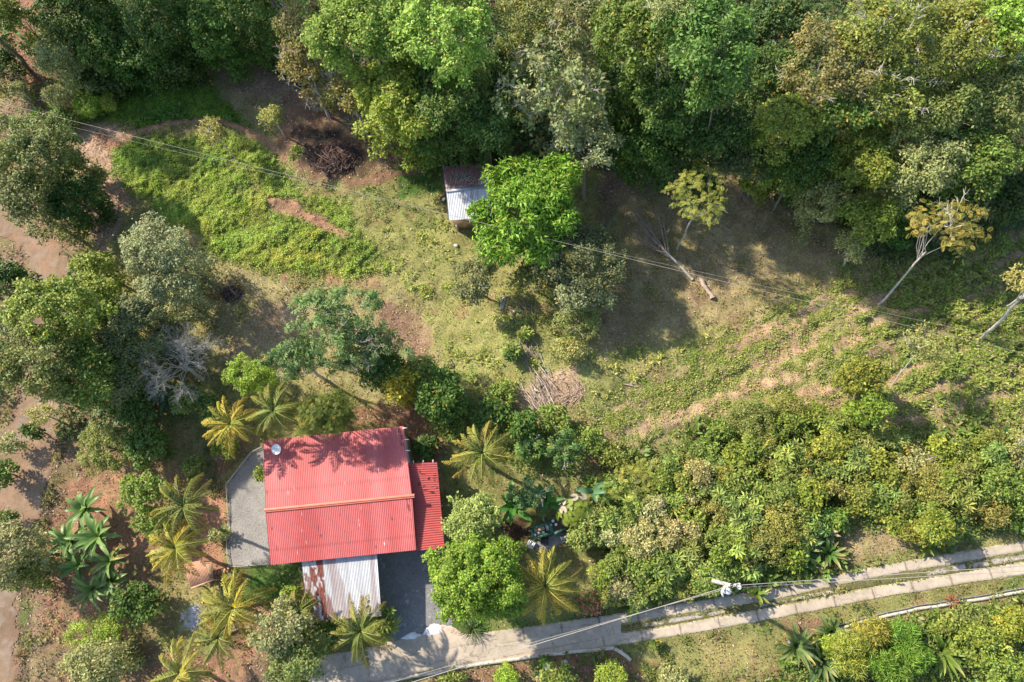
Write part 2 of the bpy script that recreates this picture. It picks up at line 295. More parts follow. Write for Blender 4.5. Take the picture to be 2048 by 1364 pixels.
def cover(x, y):
    n = x.shape; big = fbm(x, y, 5, 51); col = OLIVE*(1-big[:, None])*1.1+DRY*big[:, None]*.9
    veg = np.full(n, .6); vc = np.tile(OLIVE, (n[0], 1)); vh = np.full(n, .08); lit = np.full(n, .15)
    w1 = fbm(x, y, 2.2, 61)-.5; w2 = fbm(x, y, .55, 62, 4)-.5; pat = fbm(x, y, .9, 63, 5); pat2 = fbm(x, y, 3.2, 64, 3)
    for poly, c, fe, patch, vg, vcol, h, l in LAYERS:
        bx = np.array(poly); bb = (x > bx[:, 0].min()-5) & (x < bx[:, 0].max()+5) & (y > bx[:, 1].min()-5) & (y < bx[:, 1].max()+5)
        if not bb.any(): continue
        sd = np.full(n, -9.); sd[bb] = polysd(x[bb], y[bb], poly)
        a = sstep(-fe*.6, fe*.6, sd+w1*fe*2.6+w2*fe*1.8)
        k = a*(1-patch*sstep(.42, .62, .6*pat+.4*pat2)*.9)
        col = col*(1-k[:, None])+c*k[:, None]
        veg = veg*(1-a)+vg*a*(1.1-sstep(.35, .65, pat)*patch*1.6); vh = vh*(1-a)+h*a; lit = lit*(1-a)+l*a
        vc = vc*(1-a[:, None])+vcol*a[:, None]
    k, east, st_, sm = slope_rows(x, y); so_ = STRAW*.95*(1-pat2[:, None])+A_(.40,.245,.16)*pat2[:, None]; g = (sm*sstep(.45, .62, .5*st_+.5*pat+.04))[:, None]
    col = col*(1-sm[:, None])+(so_*(1-.65*g)+A_(.32,.29,.12)*.65*g)*sm[:, None]; col = col*(1-.8*k[:, None])+A_(.22,.23,.075)*.8*k[:, None]
    veg = np.where(sm > .5, .5, veg); vc = np.where((sm > .5)[:, None], A_(.30,.31,.09), vc); vh = np.where(sm > .5, .05, vh)
    for pl, wd, c in PATHS:
        if wd == 0: continue
        q = np.array(wp(pl)); dm = np.full(n, 99.)
        for (x1, y1), (x2, y2) in zip(q[:-1], q[1:]):
            t = np.clip(((x-x1)*(x2-x1)+(y-y1)*(y2-y1))/((x2-x1)**2+(y2-y1)**2), 0, 1); dm = np.minimum(dm, np.hypot(x-x1-t*(x2-x1), y-y1-t*(y2-y1)))
        a = sstep(wd*1.5, wd*.7, dm+w2*.4); col = col*(1-a[:, None])+c*a[:, None]; veg *= 1-a
    n1 = fbm(x, y, 2.8, 161, 5); n2 = fbm(x, y, 1.1, 162, 4); gr = sstep(.3, .8, veg)
    a = (sstep(.55, .66, n1+.25*(n2-.5))*.55*gr)[:, None]; col = col*(1-a)+SOIL*.85*a; a = (sstep(.56, .64, n2+.2*(n1-.5)*-1)*.6*gr)[:, None]; col = col*(1-a)+A_(.13,.18,.045)*a; vc = vc*(1-.5*a)+A_(.16,.27,.05)*.5*a
    ap = P(385, 1232); d = np.hypot(x-ap[0], (y-ap[1])*.75)+w2*1.6+w1*.7
    a = sstep(.95, .35, d)*.95; col = col*(1-a[:, None])+A_(.56,.55,.58)*a[:, None]; veg *= 1-a
    return col, np.clip(veg, 0, 3), np.clip(vc, .01, 1), vh, lit
_c = np.array([P(a, b)[:2] for a, b in ((0, 0), (2048, 0), (0, 1364), (2048, 1364))])
X0, X1 = _c[:, 0].min()-3, _c[:, 0].max()+3; Y0, Y1 = _c[:, 1].min()-3, _c[:, 1].max()+3
def axis(a, b, s):
    m = np.arange(a, b, s); o = [m[-1]+s]
    while o[-1] < 700: o.append(o[-1]+(o[-1]-m[-1])*.35+1)
    l = [m[0]-s]
    while l[-1] > -700: l.append(l[-1]-((m[0]-l[-1])*.35+1))
    return np.concatenate([l[::-1], m, o])
gx = axis(X0, X1, .135); gy = axis(Y0, Y1, .135)
XX, YY = np.meshgrid(gx, gy, indexing='ij'); xf, yf = XX.ravel(), YY.ravel()
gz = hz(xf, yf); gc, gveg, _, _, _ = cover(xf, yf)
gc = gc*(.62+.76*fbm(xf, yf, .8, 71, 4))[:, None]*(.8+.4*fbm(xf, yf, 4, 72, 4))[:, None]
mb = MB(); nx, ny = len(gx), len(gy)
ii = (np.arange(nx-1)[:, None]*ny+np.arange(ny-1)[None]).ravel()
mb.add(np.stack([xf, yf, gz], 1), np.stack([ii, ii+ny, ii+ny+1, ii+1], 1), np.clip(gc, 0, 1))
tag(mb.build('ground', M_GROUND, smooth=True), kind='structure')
print('ground', nx, ny, X0, X1, Y0, Y1)
# ------------------------------------------------------------------ plants too many to count
LEVEL_NO = [wp(p) for p in (YARD, DRIVE, SLAB, UP, LOW, DIRT)]
def offroad(x, y, m=0):
    ok = np.ones(x.shape, bool)
    for p in LEVEL_NO: ok &= polysd(x, y, p) < -m
    return ok
def scatter(name, N, fun, seed, label=None):
    r = RS(seed); x = r.uniform(X0+1, X1-1, N); y = r.uniform(Y0+1, Y1-1, N)
    ca = np.stack([x, y, 0*x-H], 1)@RW; u_ = 1024+F*ca[:, 0]/-ca[:, 2]; v_ = 682-F*ca[:, 1]/-ca[:, 2]; k = (u_ > -90) & (u_ < 2140) & (v_ > -90) & (v_ < 1440); x, y = x[k], y[k]
    c, veg, vc, vh, lit = cover(x, y) if name in ('grass', 'fallen_leaves', 'twig_litter') else (x, x, x, x, x); m = MB(); fun(r, x, y, c, veg, vc, vh, lit, m)
    if m.n: tag(m.build(name, M_LEAF if name not in ('fallen_leaves', 'twig_litter') else M_LITTER), label, kind='stuff')
def f_grass(r, x, y, c, veg, vc, vh, lit, m):
    w3 = fbm(x, y, .5, 81, 2); w3 = .6*w3+.4*fbm(x, y, 1.7, 82, 3); k = (r.rand(len(x)) < veg/2.2*np.clip(.1+3.4*(w3-.36), .06, 1.6)) & offroad(x, y, .02); vh = vh*(.6+1.8*sstep(.5, .68, w3)); vc = vc*(.75+.6*sstep(.45, .65, w3))[:, None]
    x, y, vc, vh = x[k], y[k], vc[k], vh[k]; n = len(x); z = hz(x, y)
    hh = vh*(.4+.9*r.rand(n)); D = rdir(r, n); D[:, 2] = abs(D[:, 2])*.8+.15; N_ = rdir(r, n)*.5+[0, 0, 1]
    L = .11+hh*.6; f = np.clip(vh*1.2, .03, .5)*r.rand(n)
    C = vc*(.7+.6*r.rand(n))[:, None]*np.stack([.85+.35*r.rand(n), np.ones(n), .9+.3*r.rand(n)], 1)
    dry = r.rand(n) < .06; C[dry] = C[dry]*.3+STRAW*.6
    leafs(m, np.stack([x, y, z+f], 1), D, N_, L, L*.5, np.clip(C, 0, 1))
scatter('grass', 1700000, f_grass, 5, 'short grass and low weeds over the clearing')
def f_twig(r, x, y, c, veg, vc, vh, lit, m):
    k = (r.rand(len(x)) < lit*.22+.03) & offroad(x, y, 0); x, y = x[k], y[k]; n = len(x); z = hz(x, y)+.04+.06*r.rand(n); D = rdir(r, n)*[1, 1, .12]; L = .15+.55*r.rand(n)**2
    g = (.25+.6*r.rand(n))[:, None]; leafs(m, np.stack([x, y, z], 1), D, rdir(r, n)*.2+[0, 0, 1], L, .018+.03*r.rand(n), A_(.60,.48,.36)*g, wide=.3)
def f_lit(r, x, y, c, veg, vc, vh, lit, m):
    k = (r.rand(len(x)) < lit*.55) & offroad(x, y, -.1); x, y = x[k], y[k]; n = len(x); z = hz(x, y)+.02+.03*r.rand(n)
    D = rdir(r, n)*[1, 1, .25]; N_ = rdir(r, n)*.5+[0, 0, 1]; L = .09+.13*r.rand(n)
    pal = np.array([[.42,.30,.21],[.30,.18,.11],[.52,.40,.28],[.22,.13,.08],[.55,.36,.12]]); C = pal[r.choice(5, n, p=[.32,.28,.15,.2,.05])]*(.7+.5*r.rand(n))[:, None]
    leafs(m, np.stack([x, y, z], 1), D, N_, L, L*.55, C)
scatter('twig_litter', 60000, f_twig, 16, 'small dry twigs and stalks strewn over the ground')
scatter('fallen_leaves', 190000, f_lit, 6, 'dry fallen leaves littering the bare soil')
# ------------------------------------------------------------------ roads and yards
def sheet(name, poly, fcol, m, z=.03, s=.14, rag=.10, seed=1, subtract=None, thick=.0):
    q = wp(poly); b = np.array(q); x0, y0 = b.min(0)-.3; x1, y1 = b.max(0)+.3
    x0 = max(x0, X0-8); x1 = min(x1, X1+8); y0 = max(y0, Y0-8); y1 = min(y1, Y1+8)
    ax = np.arange(x0, x1, s); ay = np.arange(y0, y1, s); XX, YY = np.meshgrid(ax, ay, indexing='ij'); x, y = XX.ravel(), YY.ravel()
    sd = polysd(x, y, q)+rag*2*(fbm(x, y, .6, seed, 4)-.5)
    # slide the border vertices on to the outline so that it does not read as steps
    ny = len(ay); ii = (np.arange(len(ax)-1)[:, None]*ny+np.arange(ny-1)[None]).ravel()
    f = np.stack([ii, ii+ny, ii+ny+1, ii+1], 1); keep = (sd[f] > -s*.5).all(1); f = f[keep]
    zz = hz(x, y)+z; zz = np.where(sd < s*.9, zz-.9*z*sstep(s*.9, -s*.4, sd)*.99, zz)
    use = np.unique(f); mp = np.full(len(x), -1); mp[use] = np.arange(len(use)); c = fcol(x[use], y[use], sd[use])
    mb = MB(); mb.add(np.stack([x, y, zz], 1)[use], mp[f], np.clip(c, 0, 1)); o = mb.build(name, m, smooth=True)
    return tag(o, kind='structure')
M_GRAVEL = colmat('gravel', .9, .25, 0, .42, 9, 1.0, 14, .07)
M_CONC = colmat('concrete', .85, .2, 0, .22, 3, .4, 25, .02)
def add_cracks(m, scale, depth):
    n = m.node_tree; N, L = n.nodes.new, n.links.new; b = n.nodes['Principled BSDF']; src = b.inputs['Base Color'].links[0].from_socket; tc = N('ShaderNodeTexCoord'); no = N('ShaderNodeTexNoise'); no.inputs['Scale'].default_value = 2.2; no.inputs['Detail'].default_value = 6
    L(tc.outputs['Object'], no.inputs[0]); mx = N('ShaderNodeVectorMath'); mx.operation = 'MULTIPLY_ADD'; L(no.outputs['Color'], mx.inputs[0]); mx.inputs[1].default_value = (.7, .7, .7); L(tc.outputs['Object'], mx.inputs[2])
    vo = N('ShaderNodeTexVoronoi'); vo.feature = 'DISTANCE_TO_EDGE'; vo.inputs['Scale'].default_value = scale; L(mx.outputs[0], vo.inputs[0]); mr = N('ShaderNodeMapRange'); L(vo.outputs['Distance'], mr.inputs[0]); mr.inputs[1].default_value = .001; mr.inputs[2].default_value = .008; mr.inputs[3].default_value = depth; mr.inputs[4].default_value = 1
    vm = N('ShaderNodeVectorMath'); vm.operation = 'SCALE'; L(src, vm.inputs[0]); L(mr.outputs[0], vm.inputs['Scale']); L(vm.outputs[0], b.inputs['Base Color'])
add_cracks(M_CONC, .26, .62)
M_DIRT = colmat('dirt', .95, .15, 0, .22, 2.5, .8, 8, .06)
def c_yard(x, y, sd): return A_(.29,.272,.255)*(.75+.5*fbm(x, y, .9, 91, 5))[:, None]*(.85+.3*vnoise(x, y, 3, 90))[:, None]
def c_drive(x, y, sd):
    c = A_(.215,.21,.21)*(.8+.4*fbm(x, y, .35, 92, 3))[:, None]; k = (vnoise(x, y, .14, 93) > .93)[:, None]; return np.where(k, A_(.40,.40,.40), c)
def joints(x, y, along, across, sp1, sp2, wdt=.05):
    u = x*along[0]+y*along[1]; v = -x*along[1]+y*along[0]; u = u+.10*(fbm(x, y, 1, 97)-.5); v = v+.10*(fbm(x, y, 1, 98)-.5)
    a = np.zeros(x.shape)
    if sp1: a = np.maximum(a, 1-sstep(wdt*.5, wdt*1.6, abs((u/sp1) % 1-.5)*sp1))
    if sp2: a = np.maximum(a, 1-sstep(wdt*.5, wdt*1.6, abs((v/sp2) % 1-.5)*sp2))
    return a
AL = nrm(P(2048, 1090)[:2]-P(1348, 1220)[:2]); AL2 = nrm(P(1180, 1245)[:2]-P(700, 1335)[:2])
def c_track(x, y, sd):
    b = fbm(x, y, 1.6, 94, 5); c = A_(.50,.42,.33)*(.62+.42*b)[:, None]
    j = joints(x, y, AL, None, 2.6, 0, .045)[:, None]*.85; c = c*(1-j)+A_(.13,.10,.07)*j
    e = sstep(.22, .02, sd)*sstep(.4, .6, fbm(x, y, .5, 95)); return c*(1-e[:, None]*.5)+OLIVE*.5*e[:, None]
def c_slab(x, y, sd):
    b = fbm(x, y, 1.8, 96, 5); c = A_(.50,.42,.33)*(.60+.42*b)[:, None]
    j = joints(x, y, AL2, None, 4.2, 1.15, .03)[:, None]*.55*(.4+.6*(fbm(x, y, .8, 99) > .42))[:, None]; c = c*(1-j)+A_(.15,.115,.085)*j
    pb = P(905, 1258); d = np.hypot((x-pb[0])/1.6, (y-pb[1])/.8)+1.2*(b-.5); k = sstep(1.2, .5, d)[:, None]*.8; c = c*(1-k)+A_(.52,.40,.31)*k
    return c
def c_dirt(x, y, sd):
    b = fbm(x, y, 3, 100, 6); b2 = fbm(x, y, .7, 101, 4); c = A_(.26,.175,.115)*(.5+.7*b)[:, None]
    k = sstep(.5, .68, b2)[:, None]*.6; c = c*(1-k)+A_(.27,.215,.17)*k; k = sstep(.66, .78, b)[:, None]*.35; c = c*(1-k)+A_(.30,.17,.11)*k
    e = sstep(.5, .05, sd)[:, None]*.4; return c*(1-e)+SOIL*.6*e
sheet('gravel_yard', YARD, c_yard, M_GRAVEL, .03, .13, .02, 3)
sheet('dark_gravel_driveway', DRIVE, c_drive, M_GRAVEL, .03, .13, .06, 4)
sheet('concrete_road', SLAB, c_slab, M_CONC, .055, .07, .07, 5)
sheet('concrete_track', UP, c_track, M_CONC, .07, .07, .05, 6)
sheet('concrete_track', LOW, c_track, M_CONC, .07, .07, .05, 7)
sheet('dirt_road', DIRT, c_dirt, M_DIRT, .05, .12, .75, 8)
MED = [(1180,1262),(1348,1233),(1560,1199),(1758,1155),(1900,1130),(2048,1105),(2400,1042),(2400,1056),(2048,1121),(1900,1147),(1758,1170),(1560,1209),(1348,1248),(1200,1270)]
def c_med(x, y, sd):
    b = sstep(.46, .54, fbm(x, y, 1.6, 110, 3)+.25*(fbm(x, y, .3, 111)-.5)); c = A_(.42,.37,.32)*(.75+.5*vnoise(x, y, .12, 112))[:, None]
    e = sstep(.16, .05, sd); g = np.clip((1-b)+e, 0, 1)[:, None]; return c*(1-g)+A_(.13,.125,.05)*(.8+.4*vnoise(x, y, .2, 113))[:, None]*g
sheet('gravel_median', MED, c_med, M_GRAVEL, .04, .07, .05, 9)
def c_white(x, y, sd): return A_(.72,.70,.67)*(.85+.25*vnoise(x, y, .25, 114))[:, None]
sheet('lime_spill', [(797,1279),(815,1266),(830,1260),(845,1268),(850,1256),(868,1248),(882,1252),(884,1264),(866,1270),(846,1272),(830,1280),(812,1281)], c_white, M_CONC, .062, .06, .18, 10)

FP_ = wp([(-100,-300),(2300,-300),(2300,440),(2048,450),(1900,520),(1700,510),(1640,400),(1450,325),(1300,300),(1230,315),(1100,330),(900,320),(860,320),(800,290),(700,180),(580,90),(470,60),(330,120),(120,130),(100,0)])
RM_ = wp([(1180,970),(1300,925),(1400,880),(1490,815),(1640,810),(1760,880),(2048,860),(2300,850),(2300,1010),(2048,1060),(1860,1090),(1700,1040),(1640,1120),(1350,1195),(1200,1200)])
BR_ = wp([(1520,1380),(1580,1300),(1700,1270),(2048,1205),(2300,1170),(2300,1450),(1520,1450)])
CB_ = wp([(900,800),(1000,830),(1060,850),(1200,860),(1180,930),(1060,930),(980,900),(880,860)])
LF_ = wp([(-200,560),(-200,800),(40,800),(130,860),(240,900),(330,880),(320,790),(240,700),(230,560),(150,540)])
def f_under(polys, dens, hmax, L0, pal):
    def f(r, x, y, c, veg, vc, vh, lit, m):
        sd = np.full(x.shape, -9.)
        for p in polys: sd = np.maximum(sd, polysd(x, y, p))
        mound = fbm(x, y, 2.4, 131, 3); k = (sd+3*(mound-.5) > 0) & (r.rand(len(x)) < dens*(.35+1.3*mound)) & offroad(x, y, .1)
        x, y, mound, sd = x[k], y[k], mound[k], sd[k]; n = len(x); z = hz(x, y)
        top = hmax*np.clip((mound-.25)*1.9, .1, 1.3)*sstep(-1, 1.5, sd+.4)*(.6+.8*vnoise(x, y, .45, 132)); f_ = top*(.35+.65*r.rand(n)**.5)
        D = rdir(r, n); D[:, 2] *= .4; N_ = rdir(r, n)*.55+[0, 0, 1]; L = L0*(.6+.8*r.rand(n)); P3 = np.array(pal); t = fbm(x, y, 1.5, 133, 3)
        i = np.clip((t*1.6-.3)*len(P3)+r.normal(size=n)*.5, 0, len(P3)-1).astype(int); C = P3[i]*(.7+.6*r.rand(n))[:, None]
        leafs(m, np.stack([x, y, z+f_], 1), D, N_, L, L*.5, np.clip(C, 0, 1), droop=.15)
    return f
scatter('undergrowth', 700000, f_under([FP_, LF_], .30, 1.6, .30, [[.05,.10,.03],[.08,.15,.035],[.06,.12,.03],[.12,.17,.05]]), 7, 'dark leafy undergrowth on the forest floor')
scatter('low_vines', 800000, f_under([RM_, BR_, CB_], .85, 1.1, .17, [[.18,.26,.05],[.25,.33,.07],[.14,.22,.045],[.30,.34,.10],[.20,.29,.06]]), 8, 'tangled sunny vines and weeds between the shrubs')

SDP = wp([(145,200),(330,160),(400,160),(450,205),(480,235),(400,232),(240,250),(150,245)]); GAPP = wp([(540,395),(590,400),(640,430),(700,470),(690,480),(600,440),(545,425)])
def creepers():
    m = MB(); r = RS(11)
    for poly, N, hs, cm in ((MEADOW, 520000, .75, A_(.33,.43,.075)), (SDP, 150000, .35, A_(.21,.36,.045))):
        b = np.array(poly); x = r.uniform(b[:, 0].min()-1, b[:, 0].max()+1, N); y = r.uniform(b[:, 1].min()-1, b[:, 1].max()+1, N)
        sd = polysd(x, y, poly)+2.6*(fbm(x, y, 1.6, 141, 4)-.5); u = x*RU[0]+y*RU[1]; v = x*RV[0]+y*RV[1]; b = .5*fbm(u/1.8, v, 1.1, 31, 3)+.5*fbm(x, y, .45, 142, 3); gp = polysd(x, y, GAPP)+.8*(fbm(x, y, .7, 143)-.5)
        k = (sd > -.6) & (gp < -.1) & (r.rand(N) < sstep(.28, .50, b+.06)*sstep(-.6, 1.4, sd)) & offroad(x, y)
        for pl, wd, c_ in PATHS[:2]:
            q = np.array(wp(pl))
            for (x1, y1), (x2, y2) in zip(q[:-1], q[1:]):
                t = np.clip(((x-x1)*(x2-x1)+(y-y1)*(y2-y1))/((x2-x1)**2+(y2-y1)**2), 0, 1); k &= np.hypot(x-x1-t*(x2-x1), y-y1-t*(y2-y1)) > wd*(1+.8*r.rand(N))
        x, y, b, sd = x[k], y[k], b[k], sd[k]; n = len(x); z = hz(x, y)+np.clip((b-.3)*1.1, .02, .45)*(.4+.6*r.rand(n))*hs*sstep(-.6, .8, sd)
        t1 = fbm(x, y, 2.4, 145, 4); C = cm*(.55+.8*r.rand(n))[:, None]*(.75+.5*sstep(.3, .65, b))[:, None]*np.stack([.70+.65*t1, np.ones(n), np.ones(n)], 1)
        q = r.rand(n) < .05; C[q] = A_(.36,.30,.13)*.8; L = (.06+.09*r.rand(n)**2); D = rdir(r, n)*[1, 1, .5]; leafs(m, np.stack([x, y, z], 1), D, rdir(r, n)*.6+[0, 0, 1], L, L*(.45+.4*r.rand(n)), np.clip(C, 0, 1), droop=.1)
    tag(m.build('creeping_plants', M_LEAF), 'bright lime creeper carpet with trodden gaps', kind='stuff')
creepers()
def slope_weeds():
    m = MB(); r = RS(12); b = np.array(SLOPE); N = 420000; x = r.uniform(b[:, 0].min()-1, min(X1, b[:, 0].max()), N); y = r.uniform(b[:, 1].min()-1, b[:, 1].max()+1, N)
    k, east, st_, sm = slope_rows(x, y); k2 = fbm(x, y, .5, 151, 3); pr = k*sstep(.36, .56, k2)+.26*sm*sstep(.46, .60, k2)
    q = (r.rand(N) < pr) & offroad(x, y, .05); x, y, east, k2, st_, k = x[q], y[q], east[q], k2[q], st_[q], k[q]; n = len(x)
    z = hz(x, y)+k*(.10+.45*east)*np.clip((k2-.3)*2.2, .05, 1)*(.3+.7*r.rand(n)); D = rdir(r, n); D[:, 2] = abs(D[:, 2])*.7; D[:, 0] += .35; D[:, 1] += .1; L = .10+.22*r.rand(n)*(.5+.6*east)
    hue = fbm(x, y, 1.6, 152, 4); C = (A_(.40,.42,.10)[None]*hue[:, None]+A_(.19,.30,.055)[None]*(1-hue)[:, None])*(.6+.75*r.rand(n))[:, None]; d_ = r.rand(n) < .12; C[d_] = STRAW*.9
    leafs(m, np.stack([x, y, z], 1), D, rdir(r, n)*.5+[0, 0, 1], L, L*(.22+.3*r.rand(n)), np.clip(C, 0, 1), droop=.15)
    tag(m.build('slope_weeds', M_LEAF), 'rows of bright weeds and grasses on the cleared slope', kind='stuff')
slope_weeds()
# ------------------------------------------------------------------ plants
GAIN = np.array([1.42, 1.33, 1.0])
def sp(pal, L=.24, W=.13, rc=.8, lai=2.0, mode='leaf', rough=.5, up=.5, gloss=False, flat=.62, bark=None, twig=0, lobes=.22, k=7, holes=0.0, tw=None, dead=.02):
    return dict(pal=[A_(*c) for c in pal], L=L, W=W, rc=rc, lai=lai, mode=mode, rough=rough, up=up, gloss=gloss, flat=flat, bark=bark, twig=twig, lobes=lobes, k=k, holes=holes, tw=tw, dead=dead)
S = {
 'lime':  sp([(.185,.28,.055),(.135,.225,.04),(.24,.32,.08)], .24, .13, .75, 2.2, twig=8, lobes=.25),
 'mid':   sp([(.09,.165,.04),(.12,.20,.05),(.065,.135,.03)], .24, .13, .8, 2.2, twig=6),
 'deep':  sp([(.06,.13,.03),(.045,.10,.025),(.08,.15,.03)], .24, .13, .7, 2.2),
 'dark':  sp([(.045,.095,.025),(.035,.075,.02),(.06,.11,.03)], .26, .15, .7, 2.0),
 'olive': sp([(.13,.175,.06),(.10,.145,.05),(.17,.20,.075)], .22, .11, .75, 1.7, twig=12, holes=.12),
 'grey':  sp([(.19,.235,.13),(.15,.195,.10),(.26,.29,.19)], .20, .10, .7, 1.7, twig=9, holes=.12),
 'bluish':sp([(.11,.145,.085),(.085,.12,.07),(.15,.18,.11)], .20, .10, .7, 1.9),
 'yellow':sp([(.145,.205,.04),(.10,.16,.03),(.21,.25,.05)], .22, .12, .45, 2.0, lobes=.3),
 'gold':  sp([(.42,.34,.04),(.32,.30,.04),(.24,.26,.04)], .22, .12, .5, 1.8, holes=.1),
 'glossy':sp([(.11,.215,.03),(.08,.17,.022),(.16,.27,.04)], .36, .12, .75, 2.6, gloss=True, lobes=.36, up=.3),
 'rust':  sp([(.145,.15,.065),(.105,.14,.05),(.20,.17,.08)], .22, .12, .7, 1.5, twig=40, holes=.2, bark='pale'),
 'white_twig': sp([(.155,.22,.06),(.11,.175,.045),(.20,.25,.08)], .22, .12, .8, 1.6, twig=60, holes=.15, bark='pale', tw=1),
 'palmate': sp([(.085,.165,.065),(.065,.13,.05),(.12,.20,.08)], .46, .17, .6, 2.1, mode='rosette', k=8, twig=6, bark='pale', holes=0),
 'cassava': sp([(.15,.23,.08),(.11,.19,.06),(.24,.31,.08)], .72, .20, .5, 1.5, mode='rosette', k=8),
 'feather': sp([(.19,.26,.08),(.15,.22,.06),(.25,.30,.10)], .42, .20, .5, 1.0, mode='pinna', twig=4, holes=.25, lobes=.25),
 'amber': sp([(.25,.21,.08),(.21,.20,.07),(.18,.21,.07)], .44, .18, .55, 1.1, mode='pinna', twig=12, bark='pale', holes=.45, lobes=.3),
 'drupe': sp([(.085,.14,.025),(.06,.11,.02),(.12,.17,.03)], .36, .15, .5, 3.2, mode='pinna'),
 'lump':  sp([(.20,.26,.08),(.15,.22,.06),(.25,.29,.11)], .17, .09, .42, 2.3),
 'bright':sp([(.120,.215,.03),(.085,.165,.022),(.17,.26,.045)], .16, .09, .42, 2.3, lobes=.30, holes=.12),
 'airy':  sp([(.18,.21,.06),(.14,.18,.05),(.23,.24,.08)], .15, .07, .4, 1.3, holes=.2),
 'lacy':  sp([(.22,.33,.05),(.18,.28,.04),(.28,.36,.07)], .14, .06, .5, 1.5, holes=.2),
 'bloom': sp([(.15,.19,.06),(.12,.17,.05),(.52,.50,.38)], .13, .09, .42, 1.9),
 'shrub': sp([(.14,.21,.05),(.09,.15,.035),(.20,.25,.07)], .20, .11, .36, 1.9, lobes=.35, holes=.15),
 'pine_puff': sp([(.13,.25,.05),(.10,.21,.04),(.19,.28,.06)], .34, .045, .42, 2.6, up=.2),
 'amber_puff': sp([(.29,.27,.06),(.22,.25,.06),(.19,.24,.07)], .34, .045, .42, 2.4, up=.2),
 'leafy': sp([(.20,.25,.10),(.13,.19,.07),(.26,.27,.16)], .34, .20, .7, 1.2, twig=26, holes=.2, bark='pale'),
 'pale':  sp([(.22,.26,.11),(.17,.22,.08),(.28,.30,.15)], .17, .08, .5, 1.3, holes=.15, bark='pale', twig=5),
}
def limb(mb, a, b, r0, r1, r, bend=.12, n=5, c=None, k=5):
    a = np.asarray(a, float); b = np.asarray(b, float); t = np.linspace(0, 1, n)[:, None]; L = np.linalg.norm(b-a)
    off = r.normal(size=3)*bend*L; off[2] += abs(bend)*L*.4
    pts = a*(1-t)+b*t+off*(t*(1-t)*2)+r.normal(size=(n, 3))*L*.015*(t*(1-t)*4)
    mb.tube(pts, np.linspace(r0, r1, n), k, c, cap=False); return pts
def twigs(mb, p, d, L, rad, r, depth, spread=.55, kids=3):
    d = nrm(d); q = p+d*L; mid = (p+q)/2+r.normal(size=3)*L*.07
    mb.tube([p, mid, q], [rad, rad*.8, rad*.62], 4 if rad < .03 else 5, None, cap=False)
    if depth <= 0: return
    for i in range(kids):
        nd = nrm(d+r.normal(size=3)*spread); nd[2] = nd[2]*.7+.08; st = p+(q-p)*(.55+.45*r.rand()) if i else q
        twigs(mb, st, nd, L*(.62+.2*r.rand()), rad*.62, r, depth-1, spread, kids)
def nrm2(a): return a/np.linalg.norm(a, axis=1)[:, None]
def clumps(R3, s, r, seedlob):
    R = (R3[0]+R3[1])/2; rc = min(s['rc'], R*.5); n = int(2.2*R*R/(rc*rc)*(1-s['holes'])*1.5)+5
    th = r.rand(n)*2*PI; cz = r.rand(n)**.8*1.2-.2; cz = np.clip(cz, -.3, 1); sn = np.sqrt(np.clip(1-cz*cz, 0, 1))
    d = np.stack([np.cos(th)*sn, np.sin(th)*sn, cz], 1)
    lob = 1+s['lobes']*(np.sin(th*3+seedlob)*.5+np.sin(th*5+seedlob*2.3)*.35+np.sin(th*2+seedlob*.7)*.4)
    rad = (.74+.30*r.rand(n))*lob
    c = d*rad[:, None]*(np.array(R3)-rc*.6)
    m = r.rand(n) < .12; c[m] *= (.3+.5*r.rand(m.sum()))[:, None]
    return c, d, rc*(.65+.6*r.rand(n))
